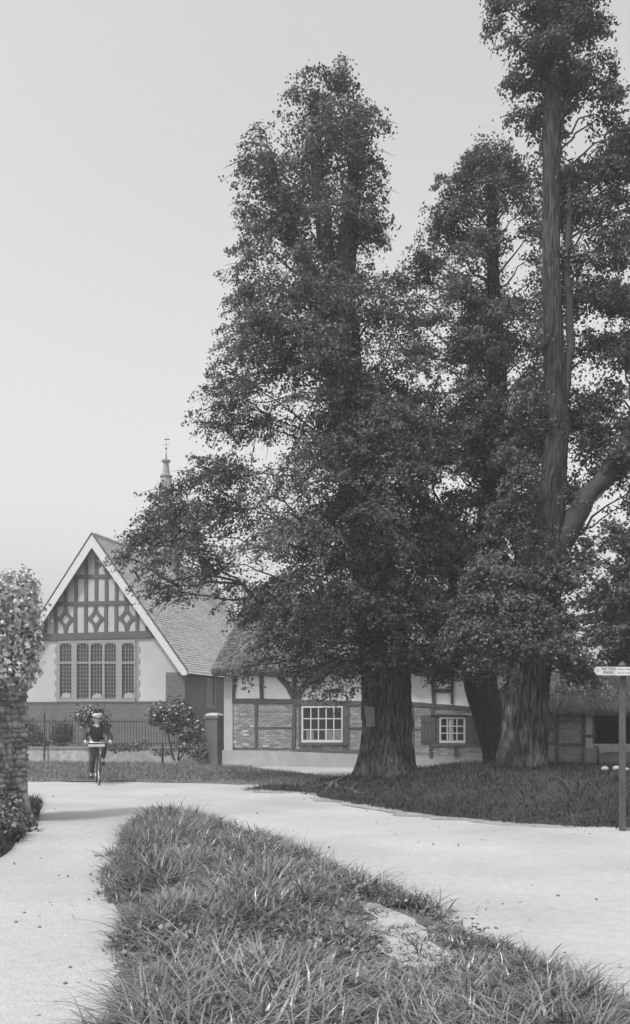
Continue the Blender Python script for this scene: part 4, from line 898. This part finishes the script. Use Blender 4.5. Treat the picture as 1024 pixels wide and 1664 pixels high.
# ------------------------------------------------------------------ stone wall, ivy, posts at the left
c0_ = gnd(42, 1330); e_ = Vector((-.35, -.94, 0)).normalized()
class WallPl(Plane):
    def __init__(s): s.o = Vector((c0_.x, c0_.y, 0)); s.u = -e_; s.n = Vector((.94, -.35, 0)).normalized(); s.deg = 0
wp = WallPl(); zW = H+(HY-1118)/F*c0_.y
sw = thing('stone_wall', 'rough rubble stone wall end at the left edge of the path', 'wall', c0_)
MB().prism(wp, [(-2.4, -.1), (-.02, -.1), (-.02, zW), (-2.4, zW)], -.5, -.035).build('wall', M['wallcore'], sw)
stones = []
for k in range(6):
    bm = bmesh.new(); bmesh.ops.create_cube(bm, size=1.0); bmesh.ops.subdivide_edges(bm, edges=bm.edges[:], cuts=1, use_grid_fill=True)
    for v in bm.verts:
        r = v.co.length; v.co = v.co*(.84+.16*(.5/max(r, .01)))*Vector((1, 1, 1)).length/1.7320508*1.06; v.co += Vector((random.uniform(-1, 1), random.uniform(-1, 1), random.uniform(-1, 1)))*.10
    me = bpy.data.meshes.new('stone'); bm.to_mesh(me); bm.free(); me.materials.append(M['rubble']); me.polygons.foreach_set('use_smooth', [True]*len(me.polygons)); stones.append(me)
ang = math.atan2(wp.u.y, wp.u.x); z = .0; ns = 0
while z < zW-.03:
    h = random.uniform(.065, .12); s = 0.0
    while s > -1.25:
        L = random.uniform(.07, .19); o = bpy.data.objects.new('stone', random.choice(stones)); col.objects.link(o); o.parent = sw; ns += 1
        o.scale = (L*.97, random.uniform(.16, .21), h*1.0); o.rotation_euler = (random.uniform(-.08, .08), random.uniform(-.10, .10), ang+random.uniform(-.10, .10))
        o.location = wp.pt(s-L/2, z+h/2+random.uniform(-.012, .012), -.06+random.uniform(-.02, .02))-root_of(sw); s -= L
    z += h*.96
o = MB().box(wp.pt(.035, zW*.5-.02, -.12), .07, .16, zW+.0, wp.u, wp.n).build('gate_post', M['darkpost']); tag(o, 'thin black timber post standing against the end of the stone wall', 'post')
wpn = wp.n; iv = []
def IV(px, py, dz, r, rz): p = unp(px, py, 14.2+dz); iv.append((p, r, rz, r))
for px, py, dz, r, rz in ((30, 960, .1, .34, .34), (5, 960, -.1, .4, .3), (40, 1000, .1, .26, .4), (15, 1000, -.2, .5, .4), (-30, 980, -.5, .5, .5), (40, 1040, .0, .24, .34), (15, 1050, -.3, .45, .45), (-30, 1050, -.6, .5, .5), (35, 1085, -.1, .26, .3), (10, 1095, -.45, .36, .30), (-25, 1100, -.6, .4, .3), (25, 1108, -.2, .24, .16), (45, 1085, .1, .16, .22), (48, 960, .2, .14, .2)): IV(px, py, dz, r, rz)
bush('ivy', 'thick pale leafed ivy mass crowning the stone wall', 'ivy', iv, 8600, 'ivy', (.045, .10), 61, wp.pt(-.4, zW, -.2), [([wp.pt(-.3, zW-.2, -.2), wp.pt(-.32, zW+.5, -.2), wp.pt(-.3, zW+1.3, -.2)], .05), ([wp.pt(-.7, zW-.2, -.2), wp.pt(-.8, zW+.5, -.2), wp.pt(-.7, zW+1.2, -.2)], .05)], up=.2)
# leaning white bollard
p0 = gnd(50, 1336); p1 = unp(39, 1286, p0.y-.05); b = MB(); b.tube([p0-Vector((0, 0, .05)), p0.lerp(p1, .5), p1], [.05, .048, .05], 10); bo = thing('bollard', 'short whitewashed post leaning against the foot of the stone wall', 'post', p0)
b.build('shaft', M['wstone'], bo, smooth=True); b = MB(); d_ = (p1-p0).normalized(); b.tube([p1, p1+d_*.05, p1+d_*.09], [.062, .062, .03], 10); b.build('cap', M['wstone'], bo, smooth=True)
weedP = [tuple(gnd(x, y)[:2]) for x, y in ((-90, 1420), (-20, 1405), (12, 1388), (38, 1362), (62, 1330), (70, 1304), (46, 1300), (30, 1325), (-60, 1338))]
sheet('weed_bank', weedP, .004, M['moundsoil'], .2, lambda x, y, d: .06*np.clip(d/.3, 0, 1))
g4 = grass('grass', weedP, 5200, lambda x, y, d: .05*np.clip(d/.3, 0, 1), M['dgrass'], .07, .28, .008, .018, RNG, (.3, 1.3), 2.2)
tag(g4, 'weedy grass at the foot of the stone wall', 'grass')
wb = [(gnd(x, y)+Vector((0, 0, h)), r, rz, r) for x, y, h, r, rz in ((25, 1352, .12, .28, .22), (5, 1362, .14, .3, .28), (-25, 1370, .2, .4, .3), (15, 1345, .25, .22, .22), (40, 1342, .08, .18, .14), (-5, 1345, .35, .25, .25))]
bush('nettle_patch', 'broad leafed weeds growing against the foot of the stone wall', 'weeds', wb, 2600, 'shrub', (.04, .09), 62, gnd(10, 1355))

# ------------------------------------------------------------------ signpost
pb = gnd(1011.5, 1352); Zp = pb.y; sp = thing('signpost', 'weathered wooden signpost with white finger boards at the road corner', 'signpost', pb)
zf = lambda y: H+(HY-y)/F*Zp; xf = lambda x: (x-CX)/F*Zp
b = MB(); b.box((pb.x, pb.y, zf(1082)/2-.1), .072, .072, zf(1082)+.2); b.build('post', M['post'], sp)
b = MB(); b.lathe((pb.x, pb.y, zf(1082)), [(.06, 0), (.055, .02), (.01, .06)], 8); b.build('finial', M['post'], sp)
y0, y1 = 1084.0, 1097.5; yy = pb.y-.06
m = MB(); pts = [(xf(963), zf((y0+y1)/2)), (xf(967), zf(y0)), (xf(1019), zf(y0+.2)), (xf(1019), zf(y1+.6)), (xf(967.5), zf(y1))]
class Flat(Plane):
    def __init__(s): s.o = Vector((0, yy, 0)); s.u = Vector((1, 0, 0)); s.n = Vector((0, -1, 0)); s.deg = 0
fpl = Flat(); m.prism(fpl, pts, 0, .022); fb = m.build('finger_board', M['sign'], sp, label='white finger board pointing left lettered in two rows')
def text(body, x, y, size, par, d=.0235, sx=1.0, rot=0.0, org=None):
    cu = bpy.data.curves.new('lettering', 'FONT'); cu.body = body; cu.size = size; cu.extrude = .0008; cu.align_x = 'CENTER'; cu.align_y = 'CENTER'
    to = bpy.data.objects.new('lettering', cu); col.objects.link(to); me = bpy.data.meshes.new_from_object(to.evaluated_get(bpy.context.evaluated_depsgraph_get())); bpy.data.objects.remove(to); me.materials.clear(); me.materials.append(M['ink']); o = bpy.data.objects.new('lettering', me); col.objects.link(o); o.parent = par; ROOT[o.name] = root_of(par)
    o.location = Vector((x, yy-d, y))-root_of(par); o.rotation_euler = (math.pi/2, 0, rot); o.scale = (sx, 1, 1); return o
text('TO', xf(967.8), zf(1090), .036, fb, sx=.9); text('MILTON', xf(986), zf(1087.6), .052, fb, sx=1.0); text('PARK', xf(986), zf(1093.6), .054, fb, sx=1.15)
m = MB(); a2 = math.radians(28); u2 = Vector((math.cos(a2), -math.sin(a2), 0)); n2 = Vector((-math.sin(a2), -math.cos(a2), 0))
class F2(Plane):
    def __init__(s): s.o = Vector((xf(999), yy-.028, 0)); s.u = u2; s.n = n2; s.deg = 28
f2 = F2(); m.prism(f2, [(0, zf(1085)), (.62, zf(1085)), (.66, zf(1091)), (.62, zf(1098.5)), (0, zf(1098.5))], 0, .02); fb2 = m.build('finger_board', M['sign'], sp, label='second white finger board pointing right')
b = MB()
for r_, (z0, z1) in enumerate(((1087, 1090), (1093, 1096))):  # lettering too worn to read: short strokes
    s = .02
    while s < .52:
        w = random.uniform(.006, .012); k = random.random(); b.prism(f2, [(s, zf(z1)), (s+w, zf(z1)), (s+w, zf(z0)), (s, zf(z0))], .0205, .022)
        if k < .6: zc = random.choice((z0, (z0+z1)/2, z1-.4)); b.prism(f2, [(s+w, zf(zc+.5)), (s+w+.016, zf(zc+.5)), (s+w+.016, zf(zc)), (s+w, zf(zc))], .0205, .022)
        s += .034
b.build('lettering', M['ink'], fb2)

# ------------------------------------------------------------------ cyclist
g0 = gnd(158, 1274); fw = Vector((.30, -.954, 0)).normalized(); rt_ = Vector((-fw.y, fw.x, 0)) * -1
W_ = lambda f, r, z: g0+fw*f+rt_*r+Vector((0, 0, z))
bk = thing('bicycle', 'black bicycle ridden along the far edge of the road', 'bicycle', g0)
def wheel(f):
    c = W_(f, 0, .34); ring = lambda R, r, n=40: ([c+fw*R*math.cos(2*math.pi*k/n)+Vector((0, 0, R*math.sin(2*math.pi*k/n))) for k in range(n+1)], [r]*(n+1))
    m = MB(); m.tube(*ring(.31, .006), n=5); 
    w = m.build('wheel', M['chrome'], bk); m = MB(); m.tube(*ring(.325, .017), n=7); m.build('tyre', M['tyre'], w, smooth=True)
    m = MB(); m.tube([c-rt_*.04, c+rt_*.04], [.022, .022], 8); m.build('hub', M['chrome'], w)
    for k in range(20): a = 2*math.pi*k/20; MB().tube([c+rt_*(.02 if k % 2 else -.02), c+fw*.305*math.cos(a)+Vector((0, 0, .305*math.sin(a)))], [.0016, .0016], 3).build('spoke', M['chrome'], w)
wheel(.56); wheel(-.46)
b = MB(); bb = W_(.0, 0, .30); st = W_(-.16, 0, .86); hd = W_(.40, 0, .86); hl = W_(.44, 0, .70); ra = W_(-.46, 0, .34)
for p, q, r in ((bb, st, .016), (st.lerp(bb, .08), hd, .015), (bb, hl, .017), (hd, hl, .019), (bb+rt_*.05, ra+rt_*.05, .01), (bb-rt_*.05, ra-rt_*.05, .01), (st+rt_*.03, ra+rt_*.05, .009), (st-rt_*.03, ra-rt_*.05, .009), (hl+rt_*.045, W_(.56, .05, .34), .011), (hl-rt_*.045, W_(.56, -.05, .34), .011), (hl-rt_*.05, hl+rt_*.05, .014), (st, W_(-.18, 0, .93), .013), (hd, W_(.38, 0, 1.0), .013)): b.tube([p, q], [r, r], 8)
b.build('frame', M['iron'], bk, smooth=True)
hb = [W_(.22, -.29, .98), W_(.36, -.22, 1.01), W_(.40, -.08, 1.0), W_(.40, .08, 1.0), W_(.36, .22, 1.01), W_(.22, .29, .98)]; MB().tube(hb, [.013]*6, 8).build('handlebar', M['chrome'], bk, smooth=True)
b = MB(); b.tube([W_(-.34, 0, .945), W_(-.26, 0, .95), W_(-.12, 0, .95), W_(.0, 0, .945)], [.06, .085, .045, .02], 10); b.build('saddle', M['leather'], bk, smooth=True)
b = MB(); b.tube([bb-rt_*.008, bb+rt_*.008], [.095, .095], 20); b.build('chainring', M['iron'], bk)
pl_, pr_ = W_(.06, -.13, .46), W_(-.06, .13, .14)
b = MB(); b.tube([bb-rt_*.06, pl_+rt_*.06], [.012, .01], 6); b.tube([bb+rt_*.06, pr_-rt_*.06], [.012, .01], 6); b.build('crank', M['chrome'], bk)
for p in (pl_, pr_): MB().box(p, .10, .08, .025, rt_, fw).build('pedal', M['leather'], bk)
def skin(name, joints, edges, mt, par, root=0, sub=2, extra=None):
    off = root_of(par) if par is not None else Vector((0, 0, 0)); me = bpy.data.meshes.new(name); me.from_pydata([tuple(Vector(j[0])-off) for j in joints], edges, [])
    o = link(name, me, mt, par); md = o.modifiers.new('skin', 'SKIN'); md.use_smooth_shade = True
    for i, j in enumerate(joints):
        sv = me.skin_vertices[0].data[i]; r = j[1]; sv.radius = (r, r) if not isinstance(r, tuple) else r; sv.use_root = (i == root)
    s_ = o.modifiers.new('sub', 'SUBSURF'); s_.levels = sub; s_.render_levels = sub
    dg = bpy.context.evaluated_depsgraph_get(); nm = bpy.data.meshes.new_from_object(o.evaluated_get(dg)); o.modifiers.clear(); o.data = nm
    if not nm.materials: nm.materials.append(mt)
    nm.polygons.foreach_set('use_smooth', [True]*len(nm.polygons)); return o
pe = thing('person', 'cyclist in a pale flat cap and dark jacket gripping the handlebars', 'person', g0)
hipL, hipR = W_(-.17, -.10, .99), W_(-.17, .10, .99); kL, kR = W_(.22, -.15, .93), W_(.14, .13, .58); aL, aR = W_(.04, -.13, .55), W_(-.08, .13, .20)
shL, shR = W_(.03, -.19, 1.34), W_(.03, .19, 1.34); eL, eR = W_(.10, -.30, 1.12), W_(.10, .30, 1.12); wL, wR = W_(.21, -.285, 1.01), W_(.21, .285, 1.01)
J = [(W_(-.19, 0, 1.0), .13), (W_(-.12, 0, 1.15), .125), (W_(-.02, 0, 1.31), .14), (W_(.05, 0, 1.40), .06), (W_(.08, 0, 1.455), .052), (W_(.115, 0, 1.53), .088), (W_(.12, 0, 1.60), .08),
     (shL, .06), (eL, .045), (wL, .03), (shR, .06), (eR, .045), (wR, .03), (hipL, .10), (kL, .062), (aL, .042), (W_(.12, -.13, .49), .035), (hipR, .10), (kR, .062), (aR, .042), (W_(.02, .13, .165), .035),
     (W_(.245, -.285, .995), .03), (W_(.245, .285, .995), .03), (W_(.155, 0, 1.475), .05)]
E = [(0, 1), (1, 2), (2, 3), (3, 4), (4, 5), (5, 6), (2, 7), (7, 8), (8, 9), (2, 10), (10, 11), (11, 12), (0, 13), (13, 14), (14, 15), (15, 16), (0, 17), (17, 18), (18, 19), (19, 20), (9, 21), (12, 22), (5, 23)]
for sg, a in ((-1, 21), (1, 22)):                              # four fingers and a thumb closed round the grip
    base = J[a][0]
    for k in range(4):
        r = .285*sg+(k-1.5)*.019; f0 = len(J); ln = (1, 1.12, 1.05, .85)[k]
        J += [(W_(.262, r, .998), .0095), (W_(.268, r, .975), .009), (W_(.25, r, .957+.01*(1-ln)), .008), (W_(.232, r, .962), .007)]; E += [(a, f0), (f0, f0+1), (f0+1, f0+2), (f0+2, f0+3)]
    f0 = len(J); J += [(W_(.215, .285*sg-sg*.035, .985), .0105), (W_(.222, .285*sg-sg*.03, .962), .009)]; E += [(a, f0), (f0, f0+1)]
skin('body', J, E, M['skin'], pe)
hd_ = J[5][0]
b = MB()
for sg in (-1, 1): b.lathe(W_(.195, .033*sg, 1.535), [(.002, -.009), (.010, 0), (.002, .009)], 8)
b.build('eyes', M['hair'], pe, smooth=True)
MB().tube([W_(.20, 0, 1.535), W_(.222, 0, 1.505), W_(.205, 0, 1.497)], [.010, .016, .012], 8).build('nose', M['skin'], pe, smooth=True)
MB().tube([W_(.192, -.026, 1.468), W_(.203, 0, 1.471), W_(.192, .026, 1.468)], [.004, .007, .004], 6).build('mouth', M['hair'], pe, smooth=True)
for sg in (-1, 1): MB().tube([W_(.105, .088*sg, 1.55), W_(.095, .098*sg, 1.53), W_(.11, .09*sg, 1.50)], [.012, .018, .010], 6).build('ear', M['skin'], pe, smooth=True)
skin('hair', [(W_(.06, 0, 1.50), .075), (W_(.07, 0, 1.57), .09), (W_(.10, 0, 1.61), .085)], [(0, 1), (1, 2)], M['hair'], pe)
Jk = [(W_(-.19, 0, .98), .165), (W_(-.13, 0, 1.14), .155), (W_(-.02, 0, 1.31), .165), (W_(.04, 0, 1.385), .085), (shL, .085), (eL, .066), (wL.lerp(eL, .2), .05), (shR, .085), (eR, .066), (wR.lerp(eR, .2), .05)]
skin('jacket', Jk, [(0, 1), (1, 2), (2, 3), (2, 4), (4, 5), (5, 6), (2, 7), (7, 8), (8, 9)], M['coat'], pe)
skin('shirt', [(W_(.115, 0, 1.34), .05), (W_(.10, 0, 1.41), .062)], [(0, 1)], M['linen'], pe)
Jt = [(W_(-.19, 0, .97), .15), (hipL, .115), (kL, .08), (aL.lerp(kL, .15), .058), (hipR, .115), (kR, .08), (aR.lerp(kR, .15), .058)]
skin('trousers', Jt, [(0, 1), (1, 2), (2, 3), (0, 4), (4, 5), (5, 6)], M['trousers'], pe)
for a, t in ((aL, W_(.15, -.13, .495)), (aR, W_(.05, .13, .175))): skin('boot', [(a+Vector((0, 0, .04)), .05), (a-Vector((0, 0, .03)), .048), (t, .04)], [(0, 1), (1, 2)], M['leather'], pe)
b = MB(); cc = W_(.10, 0, 1.60); prof = [(.105, 0), (.13, .03), (.125, .055), (.08, .08), (.01, .085)]; b.lathe(cc, prof, 18); cp = b.build('cap', M['pcap'], pe, smooth=True)
b = MB(); vs_ = [];
for k in range(9): a = math.pi*(k/8)-math.pi/2; vs_.append(cc+fw*(.075+.105*math.cos(a))+rt_*.095*math.sin(a)+Vector((0, 0, .008-.02*math.cos(a))))
b.add(vs_+[v+Vector((0, 0, .008)) for v in vs_], [tuple(range(9)), tuple(range(9, 18))]+[(k, k+1, k+10, k+9) for k in range(8)]); b.build('peak', M['pcap'], cp)
b = MB(); pc = W_(.47, .05, .93); b.box(pc, .36, .16, .055, rt_, fw); po = b.build('parcel', M['linen']); tag(po, 'pale cloth parcel carried across the bicycle handlebars', 'parcel')

# ------------------------------------------------------------------ thin summer haze in the air, one closed box round everything
HZ = bpy.data.materials.new('haze_air'); HZ.use_nodes = True; t_ = HZ.node_tree; t_.nodes.clear(); o_ = t_.nodes.new('ShaderNodeOutputMaterial'); pv_n = t_.nodes.new('ShaderNodeVolumePrincipled')
pv_n.inputs['Color'].default_value = (.95, .95, .95, 1); pv_n.inputs['Density'].default_value = .0015; pv_n.inputs['Anisotropy'].default_value = .2; t_.links.new(pv_n.outputs[0], o_.inputs['Volume'])
hb_ = MB(); hb_.box((0, 700, 10.5), 1500, 1700, 23.5); hz = hb_.build('haze', HZ, kind='stuff')
